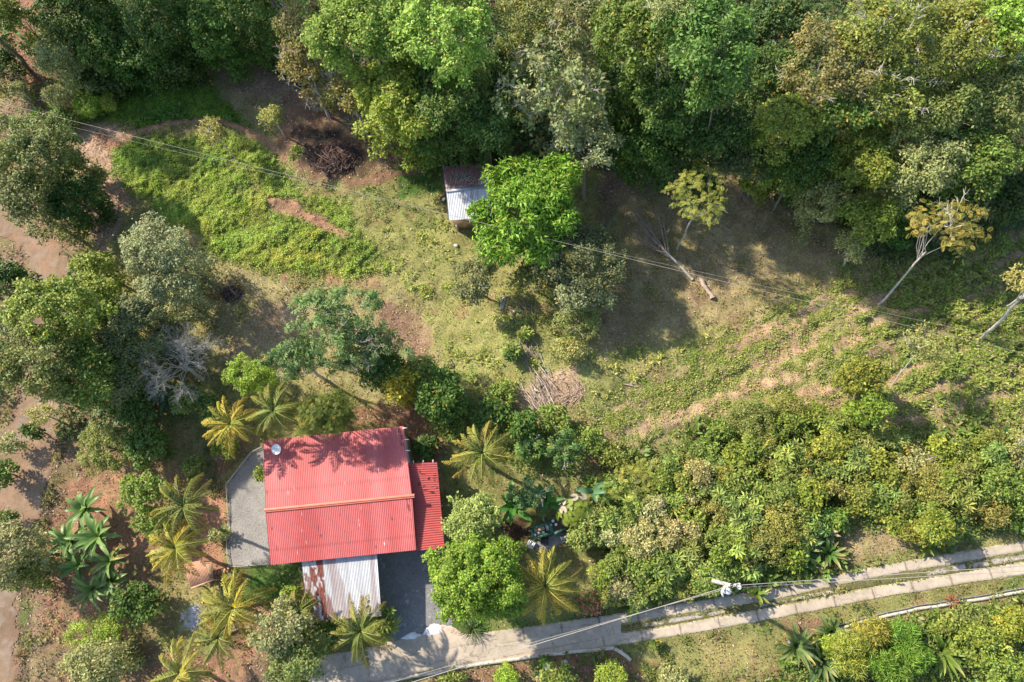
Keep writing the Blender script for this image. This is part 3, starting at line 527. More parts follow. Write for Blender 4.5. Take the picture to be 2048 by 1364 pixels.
def foliage(mb, C, Dn, rc, s, r, dens=1.0, ls=1.0):
    tint = np.array([r.uniform(.92, 1.16), r.uniform(.95, 1.06), r.uniform(.85, 1.15)])*r.uniform(.88, 1.12)
    L, W = s['L']*ls, s['W']*ls; area = .5*L*W*(s['k'] if s['mode'] == 'rosette' else 1)
    if s['mode'] == 'pinna': area = .5*L*W
    cnt = np.maximum(4, (dens*s['lai']*PI*rc**2/area*.62).astype(int)); idx = np.repeat(np.arange(len(C)), cnt); n = len(idx)
    ns = 6; sb = rdir(r, len(C)*ns).reshape(len(C), ns, 3)+Dn[:, None]*.6+[0, 0, .25]; sb /= np.linalg.norm(sb, axis=2)[:, :, None]; sb *= (rc[:, None]*(.35+.75*r.rand(len(C), ns)))[:, :, None]*[1, 1, .8]; sw = r.randint(0, ns, n)
    d = rdir(r, n)+Dn[idx]*.45+[0, 0, .3]; d /= np.linalg.norm(d, axis=1)[:, None]; far_ = 1+1.2*(r.rand(n) < .05)*r.rand(n)
    p = C[idx]+sb[idx, sw]+d*(rc[idx]*.50*(.25+.85*r.rand(n)**.5)*far_)[:, None]
    N_ = d*(1-s['up'])+np.array([0, 0, s['up']])+rdir(r, n)*.45
    D = np.cross(N_, rdir(r, n))+d*.35; D[:, 2] -= .15
    pal = np.array(s['pal']); a = r.dirichlet([1.2]*len(pal), len(C)); cc = (a@pal)*(.78+.44*r.rand(len(C)))[:, None]
    cf = cc[idx]*.6+pal[r.choice(len(pal), n)]*.4; cf = cf*(.55+.9*r.rand(n))[:, None]*np.stack([.9+.25*r.rand(n), np.ones(n), np.ones(n)], 1)
    q = r.rand(n) < s['dead']; cf[q] = cf[q]*.3+A_(.38,.27,.06)*.7
    Ls = L*(.7+.6*r.rand(n)); cf = np.clip(cf*GAIN*tint, .005, 1)
    if s['mode'] == 'leaf': leafs(mb, p, D, N_, Ls, Ls*W/L, cf, droop=.12)
    elif s['mode'] == 'rosette':
        k = s['k']; N_ = N_/np.linalg.norm(N_, axis=1)[:, None]; a = np.cross(N_, [.3, .9, .1]); a /= np.linalg.norm(a, axis=1)[:, None]; b = np.cross(N_, a)
        for i in range(k):
            t = i*2*PI/k*(.93)+r.rand(n)*.3; Di = a*np.cos(t)[:, None]+b*np.sin(t)[:, None]-N_*.18
            leafs(mb, p+Di*.03, Di, N_, Ls*.62, Ls*.62*W/L, cf, droop=.2, wide=.6)
    else:                                       # feathery compound leaves: a rib with rows of narrow leaflets
        N_ = N_/np.linalg.norm(N_, axis=1)[:, None]; D = D/np.linalg.norm(D, axis=1)[:, None]; Sd = np.cross(D, N_); m_ = 7
        for i in range(m_):
            f = (i+.6)/m_
            for sgn in (-1, 1):
                Di = Sd*sgn*.9+D*.5-N_*.1; leafs(mb, p+D*(Ls*f)[:, None]-N_*(.22*f*f*Ls)[:, None], Di, N_, W*ls*.0+Ls*.36*math.sin(PI*min(1, f*.8+.25)), Ls*.085, cf, droop=.15)
NLEAF = [0]
def tree(kind, px, py, rx, ry, h, species, label, cat='tree', group=None, base=None, seed=None, dens=1.0, flat=None, ls=1.0, trunk_r=None, name=None, bark=None, subs=None, skirt=.8):
    """crown centred on photo pixel (px,py) at height h; rx, ry in photo pixels"""
    s = S[species]; seed = int(seed if seed is not None else px*31+py*17) % 99991; r = RS(seed)
    c = P(px, py, h); h = h+hz1(c[0], c[1]); c = P(px, py, h); m = mpp(px, py, h)
    m *= .88; R3 = [rx*m, ry*m, (rx+ry)/2*m*(flat or s['flat'])]
    b = G(*base) if base else np.array([c[0]+r.normal()*.1*R3[0], c[1]-abs(r.normal())*.1, 0]); b[2] = hz1(b[0], b[1])-.03
    top = c-b; o = empty(name or kind, b, label, cat, group)
    Cc, Dn, rc = clumps(R3, s, r, r.rand()*6)
    if subs:
        q = [(Cc, Dn, rc)]
        for (ax, ay, ar, ah) in subs:
            cs = P(ax, ay, ah)-c; m2 = mpp(ax, ay, ah)*ar*.9; C2, D2, r2 = clumps([m2, m2, m2*s['flat']], s, r, r.rand()*6); q.append((C2+cs, D2, r2))
        Cc = np.concatenate([a[0] for a in q]); Dn = np.concatenate([a[1] for a in q]); rc = np.concatenate([a[2] for a in q])
    if skirt and base is None:
        q = int(len(Cc)*skirt*min(1.2, h/R3[2]*.35)); a = r.rand(q)*2*PI; zz = -r.rand(q)*max(.1, top[2]-.4); rr = (R3[0]+R3[1])/2*(.50+.35*r.rand(q))*(1+.55*zz/max(top[2], .5))
        d2 = np.stack([np.cos(a), np.sin(a), .35+0*a], 1); Cc = np.concatenate([Cc, np.stack([np.cos(a)*rr, np.sin(a)*rr, zz], 1)]); Dn = np.concatenate([Dn, nrm2(d2)]); rc = np.concatenate([rc, np.full(q, rc.mean())*(.8+.5*r.rand(q))])
    Cc = Cc+top; Cc[:, 2] = np.maximum(Cc[:, 2], rc*.6)
    mb = MB(); foliage(mb, Cc, Dn, rc, s, r, dens, ls); NLEAF[0] += mb.n//4
    mb.build('foliage' if kind != 'tree' else 'crown', M_GLOSS if s['gloss'] else M_LEAF, o)
    R = (R3[0]+R3[1])/2; tr = trunk_r or (.04+.022*R+.008*h); t = MB()
    fork = top*np.array([.8, .8, .55]) if base is None else top*.72; fork[2] = min(fork[2], max(.3, top[2]-R3[2]*.3))
    limb(t, [0, 0, -.1], fork, tr, tr*.7, r, .04, 6, k=7)
    pick = r.permutation(len(Cc))[:int(4+R*1.6)]
    for i in pick:
        e = Cc[i]-Dn[i]*rc[i]*.2; limb(t, fork-[0, 0, r.rand()*.2*fork[2]], e, tr*.42, .012, r, .12, 4, k=4)
    for i in r.permutation(len(Cc))[:int(s['twig']*min(1.3, R/3))]:
        if Dn[i][2] < .1: continue
        e = Cc[i]+Dn[i]*rc[i]*.45
        twigs(t, e-Dn[i]*.5-[0, 0, .1], Dn[i]+r.normal(size=3)*.4, .55+.35*r.rand(), .035 if not s['tw'] else .05, r, 2 if s['tw'] or s['bark'] else 1, .6)
    bk = bark or s['bark']; t.build('trunk' if kind == 'tree' else 'stems', M_PALE if bk == 'pale' else M_BARK, o, smooth=True)
    return o
# feather-leaved palms: every frond is a part of its palm
FP = {'gold': [(.58,.48,.09),(.42,.42,.08),(.30,.34,.06)], 'green': [(.20,.27,.06),(.27,.32,.09),(.15,.22,.05)], 'mixed': [(.34,.37,.09),(.26,.32,.07),(.46,.42,.09)]}
def frond(r, az, el, L, pal, dry=0, lw=.235, droop=.8):
    m = MB(); n = 15; t = np.linspace(0, 1, n); a = el-t*droop*(1.0+.7*r.rand())-.35*t*t; ds = L/(n-1)
    x = np.concatenate([[0], np.cumsum(np.cos(a[:-1])*ds)]); z = np.concatenate([[0], np.cumsum(np.sin(a[:-1])*ds)])
    cv = r.normal()*.12*L*t*t; ca, sa = math.cos(az), math.sin(az)
    pts = np.stack([x*ca-cv*sa, x*sa+cv*ca, z], 1); pal = [A_(*c) for c in pal]; base = pal[r.choice(3)]*(.8+.4*r.rand()); rib = base*.6+A_(.46,.42,.16)*.55
    m.tube(pts, np.linspace(.035, .008, n), 4, rib, cap=False)
    k = 27; tt = np.linspace(.10, .99, k); T = np.gradient(pts, axis=0)
    tw = r.normal()*.35
    for sgn in (-1, 1):
        q = tt+r.normal(size=k)*.006; q = np.clip(q, 0, 1); p = np.stack([np.interp(q, t, pts[:, i]) for i in range(3)], 1); d = np.stack([np.interp(q, t, T[:, i]) for i in range(3)], 1); d /= np.linalg.norm(d, axis=1)[:, None]
        sd = np.cross(d, [0, 0, 1.]); sd /= np.linalg.norm(sd, axis=1)[:, None]+1e-6
        N_ = np.cross(sd, d); D = sd*sgn*.75+d*(.62+.3*q)[:, None]-np.array([0, 0, .38+.2*r.rand()])+N_*sgn*tw+r.normal(size=(k, 3))*.10
        ll = L*lw*(np.sin(PI*np.clip(q*.82+.16, 0, 1))**.7)*(.85+.3*r.rand(k)); mixc = np.clip(q*1.1-.25+dry, 0, 1)[:, None]
        C = base*(1-mixc*.55)+A_(.48,.33,.06)*mixc*.55; C = C*(.8+.4*r.rand(k))[:, None]
        leafs(m, p, D, N_+rdir(r, k)*.3, ll, .045+.02*r.rand(k), np.clip(C, 0, 1), fold=.2, droop=.22)
    return m
def palm(px, py, h, rpx, style, label, nf=20, base=None, seed=None):
    r = RS(int(seed or px+py)); c = P(px, py, h); b = G(*base) if base else np.array([c[0]+r.normal()*.3, c[1]+r.normal()*.3, 0]); b[2] = hz1(b[0], b[1])-.05
    o = empty('coconut_palm', b, label, 'palm tree', 'coconut palms around the house'); top = c-b; L = rpx*mpp(px, py, h)*1.18
    nf = int(nf*1.2); t = MB(); limb(t, [0, 0, -.1], top, .15, .10, r, .05, 8, k=8); t.build('trunk', M_BARK, o, smooth=True)
    t = MB(); 
    for i in range(6):
        a = i*1.05; t.tube([top+[0, 0, -.35], top+[math.cos(a)*.12, math.sin(a)*.12, -.1], top+[math.cos(a)*.05, math.sin(a)*.05, .25]], [.06, .07, .02], 5, A_(.28,.27,.07), cap=False)
    t.build('crown_shaft', M_STEM, o, smooth=True)
    for i in range(nf):
        az = i*2.39996+r.normal()*.12; f = i/nf; m = frond(r, az, 1.15-1.05*f+r.normal()*.08, L*(.72+.34*f if f < .8 else .95)*(.9+.2*r.rand()), FP[style] if f < .86 or r.rand() < .4 else [(.30,.19,.09),(.24,.16,.08),(.36,.26,.10)], .25 if f > .7 else 0)
        m.build('frond', M_LEAF, o, loc=tuple(top))
    for i in range(5):
        a = r.rand()*6.28; m = None
    return o
def blade(m, p, az, el, L, W, c, r, bend=1.0, tear=.0, tip=None, n=9):
    """one broad banana-like leaf: two rows of quads on an arched midrib"""
    t = np.linspace(0, 1, n); a = el-bend*t*t*1.3-.25*t; ds = L/(n-1)
    x = np.concatenate([[0], np.cumsum(np.cos(a[:-1])*ds)]); z = np.concatenate([[0], np.cumsum(np.sin(a[:-1])*ds)])
    ca, sa = math.cos(az), math.sin(az); mid = np.asarray(p)+np.stack([x*ca, x*sa, z], 1); cv = r.normal()*.1*L
    mid += np.stack([-sa*cv*t*t, ca*cv*t*t, 0*t], 1); sd = np.array([-sa, ca, 0]); up = np.stack([-np.sin(a)*ca, -np.sin(a)*sa, np.cos(a)], 1)
    w = W*.5*np.clip(np.sin(PI*np.clip(t*.93+.06, 0, 1)), .04, 1)**.6*(1-.35*t); w[-1] = .01
    fold = .35+.2*r.rand(); c = np.asarray(c, float)*(.85+.3*r.rand()); lc = c*.5+A_(.3,.36,.12)*.5
    m.tube(mid, np.linspace(.03, .006, n)*max(.6, W), 4, lc, cap=False)
    for sg in (-1, 1):
        ed = mid+sd*sg*w[:, None]+up*(w*fold*(.5+.3*r.rand()))[:, None]+r.normal(size=(n, 3))*.012
        v = np.concatenate([mid, ed]); i = np.arange(n-1); f = np.stack([i, i+1, i+n+1, i+n], 1)
        cc = np.concatenate([np.tile(c*1.1, (n, 1)), np.tile(c*.92, (n, 1))]); 
        if tip is not None: k = sstep(.45, 1, np.concatenate([t, t]))[:, None]; cc = cc*(1-k)+A_(*tip)*k
        m.add(v, f, np.clip(cc, 0, 1))
def broad(name, px, py, h, rpx, n, label, cat, col=(.10,.20,.05), W=.38, el=1.1, bend=.9, group=None, tips=None, base=None, stalk=.5, seed=None, matl=None, pn='leaf'):
    r = RS(int(seed or px*3+py)); c = P(px, py, h*stalk); b = np.array([c[0], c[1], 0]); b[2] = hz1(b[0], b[1])-.03; o = empty(name, b, label, cat, group)
    L = rpx*mpp(px, py, h)*1.25; t = MB(); top = np.array([0, 0, h*stalk])
    t.tube([[0, 0, 0], [.02, 0, h*stalk*.5], top, top+[0, 0, .25]], [.10*max(W, .5)*2, .09*max(W, .5)*2, .05, .02], 8, None, cap=False); t.build('stem', M_STEM, o, smooth=True)
    for i in range(n):
        f = i/n; m = MB(); blade(m, (0, 0, 0), i*2.39996+r.normal()*.2, el-.75*f+r.normal()*.12, L*(.75+.35*r.rand()), W*(.8+.3*r.rand()), col, r, bend*(.7+.6*r.rand()), tip=(tips if tips and r.rand() < .4 else None))
        m.build(pn, matl or M_GLOSS, o, loc=tuple(top))
    return o
# ------------------------------------------------------------------ the trees, by where their crowns stand in the photograph
FOR = 'forest trees along the top edge of the clearing'
def T(px, py, rx, h, s, label, ry=None, **k): return tree('tree', px, py, rx, ry or rx, h, s, label, 'tree', k.pop('group', FOR), **k)
T(150,20,95,6,'dark','dark green tree in the top left corner beside the bare red bank', 80)
T(270,105,85,3.6,'deep','dark green tree overhanging the upper end of the clearing, left of the big-leaved rosette plant',60,skirt=.7)
T(200,70,78,4.5,'mid','rounded green tree just right of the red bank in the top left corner',skirt=.7)
T(330,30,88,6,'deep','dark green tree at the top edge above the mown upper lawn',skirt=.7)
T(345,112,62,3.2,'dark','low dark tree whose foliage hangs over the upper lawn',48,skirt=.7)
T(425,45,84,5.5,'mid','shaded green tree at the top edge above the pinkish leaf litter',65,skirt=.7)
T(505,25,80,6,'deep','dark tree at the top edge above the big-leaved rosette plant',60,skirt=.7)
T(110,105,42,5,'grey','pale leafy small tree at the edge of the red bank, top left',50)
T(20,20,38,6,'yellow','small yellowish tree cut by the top left corner',30)
T(605,40,60,10,'rust','rusty brown tree left of the huge lime green canopy',75)
T(600,122,48,7,'rust','rust and olive tree hanging over the leaf litter beside the lime canopy',60,skirt=.35)
T(730,60,125,11,'lime','huge lime green tree, left lobe of the bright canopy at top centre',110,dens=1.1)
T(885,60,125,12,'lime','huge lime green tree, right lobe of the bright canopy at top centre',110)
T(800,195,95,8,'lime','lime green tree at the front of the bright canopy over the brown burnt ground',95,skirt=.35)
T(915,190,95,8.5,'mid','fresh green tree at the lower right of the bright canopy',95,skirt=.35)
T(700,185,45,6,'rust','small grey-brown tree under the lime canopy beside the stick pile',48,skirt=.35)
T(770,255,48,5,'lime','low lime bough reaching over the bare brown soil',42,skirt=.35)
T(865,270,62,5,'deep','deep green low tree between the lime canopy and the old shed',52,skirt=.35)
T(968,245,60,6.5,'mid','green tree leaning over the upper edge of the old shed',72,skirt=.35)
T(1060,40,75,11,'olive','olive-brown tree between the lime canopy and the twiggy big-leaved tree',65)
T(1115,170,118,10,'leafy','open grey twiggy tree with large round leaves at top centre',115,skirt=.35)
T(1165,40,70,13,'rust','brownish tree at the top edge above the twiggy big-leaved tree',55)
T(1270,60,95,14,'mid','smooth green tree at the top edge right of the twiggy tree',85)
T(1410,80,105,16,'mid','tall green domed tree at the top, left of the black gap in the forest',110)
T(1330,180,95,10,'mid','green tree in the second row, right of the twiggy big-leaved tree',85,skirt=.35)
T(1345,25,55,17,'pale','pale sandy treetop above the green domes at the top edge',45)
T(1440,160,70,13,'deep','deep green dome beside the black gap in the forest',70,skirt=.35)
T(1175,270,62,8,'grey','grey-green open tree with a bare pale trunk behind the glossy tree',82,base=(1168,400),trunk_r=.16,skirt=0)
T(1290,275,85,6,'deep','deep green tree above the leaf-strewn shaded corner of the clearing',55,skirt=.35)
T(1370,300,60,5,'dark','dark low tree on the upper rim of the shaded clearing',35,skirt=.35)
T(1540,150,62,9,'deep','dark green tree right of the black gap, below the leaning bare trunk')
T(1560,40,65,8,'dark','dark tree at the top edge behind the leaning bare trunk',50)
T(1450,265,70,8,'dark','shaded dark tree left of the yellow-speckled dome',60)
T(1505,330,62,5,'bluish','blue-grey bush-like tree on the rim of the shaded clearing',52,skirt=0)
T(1575,245,70,10,'yellow','round yellow-speckled dome in the middle of the right-hand forest',64)
T(1660,130,95,11.5,'rust','rust-tinged tree full of white bare branches at upper right',105)
T(1770,70,110,12.5,'white_twig','lime tree with many white branches showing at the top right',100)
T(1690,235,70,10,'mid','green tree between the yellow-speckled dome and the white-branched trees',48)
T(1780,175,75,11,'white_twig','light green tree with white forks below the white-branched lime tree',65)
T(1905,90,115,11.5,'white_twig','broad bright leafy canopy near the top right corner',110,dens=1.1)
T(2020,50,85,12,'lime','bright canopy cut by the top right corner',80)
T(1995,190,100,9.5,'olive','bright olive canopy at the right edge below the top right corner',90)
T(1870,215,95,9.5,'olive','olive canopy with twigs left of the right-edge canopy',80)
T(1735,310,62,8,'yellow','upright yellow-green dome, upper of two between forest and cleared slope',80)
T(1845,330,95,8,'grey','grey-green twiggy canopy right of the upright yellow-green dome',75)
T(1960,320,95,7.5,'mid','green canopy at the right edge above the amber feathery tree',85)
T(2035,390,55,5,'dark','dark tree at the right edge above the grassy slope',50)
T(1935,410,52,4.5,'bluish','blue-green dark tree behind the amber feathery tree',40)
T(1745,440,68,5.5,'yellow','bright yellow-green dome, lower of two, at the edge of the cleared slope',55,skirt=0)
T(1590,340,66,6,'deep','dark green tree at the right rim of the shaded clearing',50,skirt=0)
T(1650,400,45,5,'grey','pale flecked small tree beside the lower yellow-green dome',48)
T(1710,490,40,3.6,'pale','small pale-leaved tree standing at the top of the cleared slope',36,base=(1688,530))
T(1850,415,50,4.5,'deep','dark tree between the lower yellow-green dome and the amber tree',40)
T(1230,180,60,8,'dark','dark tree in the gap right of the twiggy big-leaved tree',60)
T(1010,130,40,7,'dark','dark tree in the seam between the lime canopy and the twiggy tree',80)
T(1480,60,50,6,'dark','dark low tree inside the black gap at the top edge',60)
T(1620,290,50,7,'dark','dark tree squeezed right of the yellow-speckled dome',60)
T(1402,395,58,6.5,'feather','slender feathery young tree with a bare trunk in the shaded clearing',80,base=(1353,500),trunk_r=.075,bark='pale')
T(1895,455,84,8.5,'amber','amber feathery tree on a long pale leaning trunk',62,base=(1757,610),trunk_r=.085,bark='pale')
T(2075,560,60,9,'pale','pale tree with a white forked trunk leaning out of the right edge',50,base=(1962,680),trunk_r=.13,bark='pale')
CEN = 'trees in and around the clearing'
T(1058,420,76,6.5,'glossy','glossy bright green tree spreading over the old shed roof',85,group=CEN,skirt=0,base=(1060,500),
  subs=[(1000,360,34,6.5),(1048,345,34,6.3),(1110,350,42,7),(962,430,30,5.5),(1105,440,48,6.5),(1000,485,44,5.5),(1070,492,44,5.5),(1090,395,50,7.2)])
T(1165,520,95,4.2,'bluish','dark grey-green spreading tree below the glossy tree',75,group=CEN,skirt=0)
T(1075,555,75,2.8,'olive','low olive tree beneath the glossy tree above the two planks',40,group=CEN,skirt=0)
T(955,560,50,3,'bluish','small dusky tree left of the planks below the old shed',52,group=CEN,skirt=0)
T(1165,595,68,3.2,'grey','pale grey-green bush tree at the lower edge of the dusky tree',30,group=CEN,skirt=0)
T(425,262,28,3.6,'pale','thin pale young tree standing on the bright creeper meadow',34,group=CEN,base=(472,322),trunk_r=.05,skirt=0)
T(545,235,26,2.6,'pale','sparse sapling in the grass left of the stick pile',26,group=CEN,skirt=0)
T(590,305,13,2.2,'shrub','tiny bushy sapling at the left rim of the burnt brush heap',16,group=CEN,base=(620,372),trunk_r=.03)
T(62,300,100,7,'olive','large olive-grey tree at the left edge beside the leaf litter',95,group=CEN,dens=1.1)
T(140,390,58,4,'dark','dark lower bough side of the large left tree above the dirt road',60,group=CEN)
T(30,400,60,7,'olive','olive tree at the left edge hanging over the dirt road',50,group=CEN)
T(315,495,82,6.5,'grey','sage grey tree left of the creeper meadow',68,group=CEN)
T(330,575,62,5.5,'grey','lower sage grey tree beside the small burnt twig heap',45,group=CEN)
T(270,660,62,6,'bluish','blue-grey tree between the yellow-olive trees and the bare tree',75,group=CEN)
T(235,745,42,5,'bluish','narrow blue-grey tree above the garden shrubs at left',58,group=CEN)
T(110,620,105,9,'yellow','large yellow-olive tree above the dirt road, upper crown',78,group=CEN,ls=1.05)
T(70,725,100,8.5,'olive','large olive tree at the left edge over the dirt road',80,group=CEN)
T(185,590,52,7,'yellow','yellow-green bough above the bend of the dirt road',48,group=CEN)
T(165,745,65,7,'mid','green tree at the foot of the yellow-olive tree group',68,group=CEN)
T(10,560,42,5,'dark','dark tree cut by the left edge at the bend of the dirt road',40,group=CEN)
T(180,530,45,4.5,'shrub','round-leaved light tree at the right verge of the dirt road',26,group=CEN)
T(672,645,116,7,'palmate','open tree with star-shaped leaf whorls above the red roof',92,group=CEN,skirt=0)
T(600,720,80,5.5,'palmate','lower left part tree with star-shaped leaf whorls above the fan of palms',52,group=CEN,skirt=0)
T(738,705,82,6,'palmate','right-hand tree with star-shaped leaf whorls beside the brown soil',65,group=CEN,skirt=0)
T(765,735,52,4.5,'deep','deep green round tree beside the golden shrub',42,group=CEN)
T(797,768,36,4.5,'gold','golden yellow small tree above the red roof',34,group=CEN)
T(655,825,68,6,'drupe','dark feathery tree overhanging the upper edge of the red roof',50,group=CEN,skirt=0)
T(495,745,50,4.5,'lacy','lime lacy-leaved tree above the two golden palms',38,group=CEN)
T(880,790,60,3.6,'deep','dark green tree above the lone palm right of the red roof',50,group=CEN)
T(840,745,40,3.2,'shrub','greyish shrub-like tree right of the golden tree',34,group=CEN)
T(940,1040,62,5,'lump','lumpy pale green tree touching the red annex roof',56,group=CEN)
T(950,1160,92,6.5,'bright','vivid bright green rounded tree beside the dark driveway',88,group=CEN,dens=1.15,subs=[(885,1130,34,5),(1010,1110,36,5.5),(935,1100,36,5.5),(900,1200,40,5),(1000,1205,42,5)])
T(556,1255,60,5,'grey','grey-green tree between the golden palm and the rusty carport',55,group=CEN)
T(590,1325,60,4.5,'olive','olive tree at the bottom edge beside the start of the concrete road',50,group=CEN)
T(28,1110,55,5,'grey','grey tree at the left edge beside the banana clump',75,group=CEN)
T(45,1150,36,3.5,'olive','olive tree below the grey tree at the left edge',45,group=CEN)
T(175,1340,78,4.5,'grey','grey-green tree at the bottom edge near the left corner',45,group=CEN)
T(1730,745,38,4,'yellow','dense yellow-green columnar tree on the cleared slope',44,group=CEN,dens=1.1)
T(1742,815,38,3.5,'yellow','second yellow-green tree just below the columnar one on the slope',38,group=CEN)
T(1845,690,48,4.5,'pale','sparse grey tree with a crooked bare trunk on the cleared slope',42,group=CEN,base=(1785,770),trunk_r=.05,bark='pale')
# bare tree
def bare(px, py, h, rpx, label, seed=3, m=M_PALE, kids=3, depth=5):
    r = RS(seed); c = P(px, py, h); b = np.array([c[0], c[1]-.3, 0]); b[2] = hz1(b[0], b[1])-.05; o = empty('bare_tree', b, label, 'bare tree'); R = rpx*mpp(px, py, h)
    t = MB(); top = c-b; limb(t, [0, 0, 0], top*[1, 1, .45], .17, .13, r, .05, 5, k=7); t.build('trunk', m, o, smooth=True); t = MB()
    for i in range(11):
        a = i*.7+r.rand()*.4; twigs(t, top*[1, 1, .45], [math.cos(a)*.75, math.sin(a)*.75, .45+.5*r.rand()], R*.46, .042, r, depth, .5, 3)
    t.build('branch', m, o); return o
bare(318,712,6,88,'leafless pale tree with a tangle of grey twigs left of the clearing',3)
bare(185,1285,2.0,42,'small leafless twiggy tree near the bottom left corner',5,M_DEAD,3,4)
# ------------------------------------------------------------------ palms
palm(462,848,5.4,62,'gold','golden palm, left one of the pair at the upper left corner of the red roof',17,base=(505,862))
palm(548,822,6,62,'green','grey-green palm, right one of the pair at the upper left corner of the red roof',16)
palm(965,905,5.0,72,'mixed','palm standing alone right of the red annex roof',18,base=(985,935))
palm(368,1012,5.5,72,'green','grey-green palm beside the curved edge of the grey gravel',17,base=(395,1050))
palm(352,1095,5.0,68,'gold','golden palm leaning over the small slatted wooden hut',18,base=(390,1100))
palm(468,1215,4.8,74,'gold','large golden palm below the slatted wooden hut',19,base=(480,1210))
palm(438,1275,4.0,62,'green','dark palm next to the pale ash heap',13)
palm(362,1345,3.6,68,'mixed','palm cut by the bottom edge left of centre-left trees',14)
palm(1090,1172,4.8,76,'gold','big golden palm beside the vivid green tree above the road',20,base=(1095,1160))
palm(722,1262,4.0,68,'green','green palm overlapping the lower edge of the rusty carport',17,base=(728,1245))
palm(600,1222,3.4,46,'green','palm half hidden between the grey-green tree and the rusty carport',13)
# ------------------------------------------------------------------ bananas and other big-leaved plants
BAN = 'banana plants in the red soil garden'
broad('banana_plant',168,1018,2.6,42,17,'uppermost banana plant of the clump in the red garden','banana plant',(.16,.26,.08),.50,group=BAN)
broad('banana_plant',196,1072,3.0,50,19,'tallest central banana plant of the clump in the red garden','banana plant',(.17,.28,.08),.52,group=BAN)
broad('banana_plant',140,1082,2.6,44,17,'leftmost banana plant of the clump in the red garden','banana plant',(.15,.25,.075),.50,group=BAN)
broad('banana_plant',220,1122,2.7,44,17,'banana plant with one orange dying leaf in the red garden','banana plant',(.16,.25,.07),.32,group=BAN,tips=(.5,.25,.03))
broad('banana_plant',185,1178,2.5,46,17,'lowest banana plant of the clump, above the round shrub','banana plant',(.17,.26,.075),.32,group=BAN,tips=(.3,.3,.08))
broad('banana_plant',158,1128,2.2,36,14,'short banana plant tucked in the middle left of the clump','banana plant',(.15,.25,.075),.45,group=BAN)
broad('banana_plant',222,1160,2.2,36,14,'short banana plant at the lower right of the clump','banana plant',(.16,.25,.07),.45,group=BAN)
broad('banana_plant',32,65,2.4,30,8,'lone banana plant on the red bank in the top left corner','banana plant',(.10,.22,.04),.36)
broad('banana_plant',335,800,2.5,34,7,'banana plant in the shade below the leafless tree','banana plant',(.06,.17,.06),.42)
broad('banana_plant',1028,1012,2.6,44,8,'banana plant with broad oval leaves left of the white post','banana plant',(.07,.20,.035),.62)
broad('banana_plant',1092,1000,2.3,40,6,'banana plant with three broad leaves behind the white post','banana plant',(.06,.17,.035),.6)
broad('banana_plant',1185,985,2.0,32,6,'bluish banana plant right of the frilly fan palm','banana plant',(.10,.20,.10),.5)
broad('rosette_plant',520,88,1.8,46,26,'large dark rosette plant with sword leaves at the forest edge','plant',(.045,.10,.03),.22,el=1.3,bend=.4,stalk=.1)
broad('rosette_plant',192,405,1.6,30,16,'dark rosette plant at the lower tip of the large left tree','plant',(.06,.12,.06),.22,el=1.2,bend=.5,stalk=.1)
broad('rosette_plant',2008,890,1.8,44,18,'dark rosette plant with two silvery leaves at the right edge','plant',(.05,.13,.05),.24,el=1.2,bend=.4,stalk=.1,tips=(.5,.5,.42))
HEL = 'tall big-leaved garden plants beside the road'
for px, py, hh, rr, n, c, lb, tp in [
 (1600,1095,1.9,46,16,(.08,.17,.04),'green lobster-claw plant just above the concrete track',(.35,.32,.12)),
 (1655,1105,1.7,36,13,(.09,.18,.04),'lobster-claw plant right of its twin, by the open grass gap above the track',(.35,.25,.1)),
 (1640,1060,1.8,34,10,(.10,.18,.05),'lobster-claw plant with a dry tip above the pair beside the track',(.5,.36,.22)),
 (1590,1290,1.9,48,18,(.13,.19,.06),'bird-of-paradise clump with yellowing leaves behind the grey bent rail',(.5,.40,.10)),
 (1640,1320,2.0,48,18,(.08,.14,.05),'dark bird-of-paradise clump at the bottom edge',(.42,.36,.12)),
 (1660,1262,1.9,34,13,(.13,.2,.07),'upright bird-of-paradise clump beside the end of the kerb',(.38,.36,.15)),
 (1880,1300,1.8,50,22,(.15,.22,.035),'yellow-green sword-leaved clump near the lower right corner',(.4,.38,.1)),
 (1475,1075,1.8,30,9,(.11,.19,.04),'big-leaved plant inside the shrub mass above the utility pole',(.3,.3,.08)),
 (1375,1080,1.8,28,9,(.08,.16,.035),'big-leaved plant in the dark pocket of the shrub mass',(.3,.3,.08)),
 (1512,1185,1.6,26,8,(.17,.24,.05),'big-leaved plant right of the lamp on the utility pole',(.35,.33,.06)),
 (1850,1095,1.3,20,7,(.20,.27,.04),'small yellow-green plant at the left foot of the last shrubs above the track',None)]:
    broad('big_leaved_plant',px,py,hh,rr,int(n*1.4),lb,'plant',c,.34,el=1.25,bend=.6,group=HEL,tips=tp,stalk=.15)
broad('bromeliad',1903,1203,.6,17,16,'red bromeliad growing on the thin kerb at lower right','plant',(.30,.10,.045),.09,el=.9,bend=.7,stalk=.1)
broad('bromeliad',1732,1215,.8,14,8,'small dark spiky plant on the thin kerb','plant',(.06,.12,.05),.07,el=1.1,bend=.5,stalk=.1)
broad('bromeliad',42,1312,.8,17,14,'rusty spiky plant beside the dirt road at lower left','plant',(.26,.12,.05),.09,el=.9,bend=.7,stalk=.1)
broad('grass_tussock',945,1258,1.2,28,60,'fine dark grass tussock at the foot of the vivid green tree','tussock',(.08,.13,.045),.035,el=1.2,bend=.9,stalk=.05,pn='blade')
AG = 'small agave rosettes in the red soil'
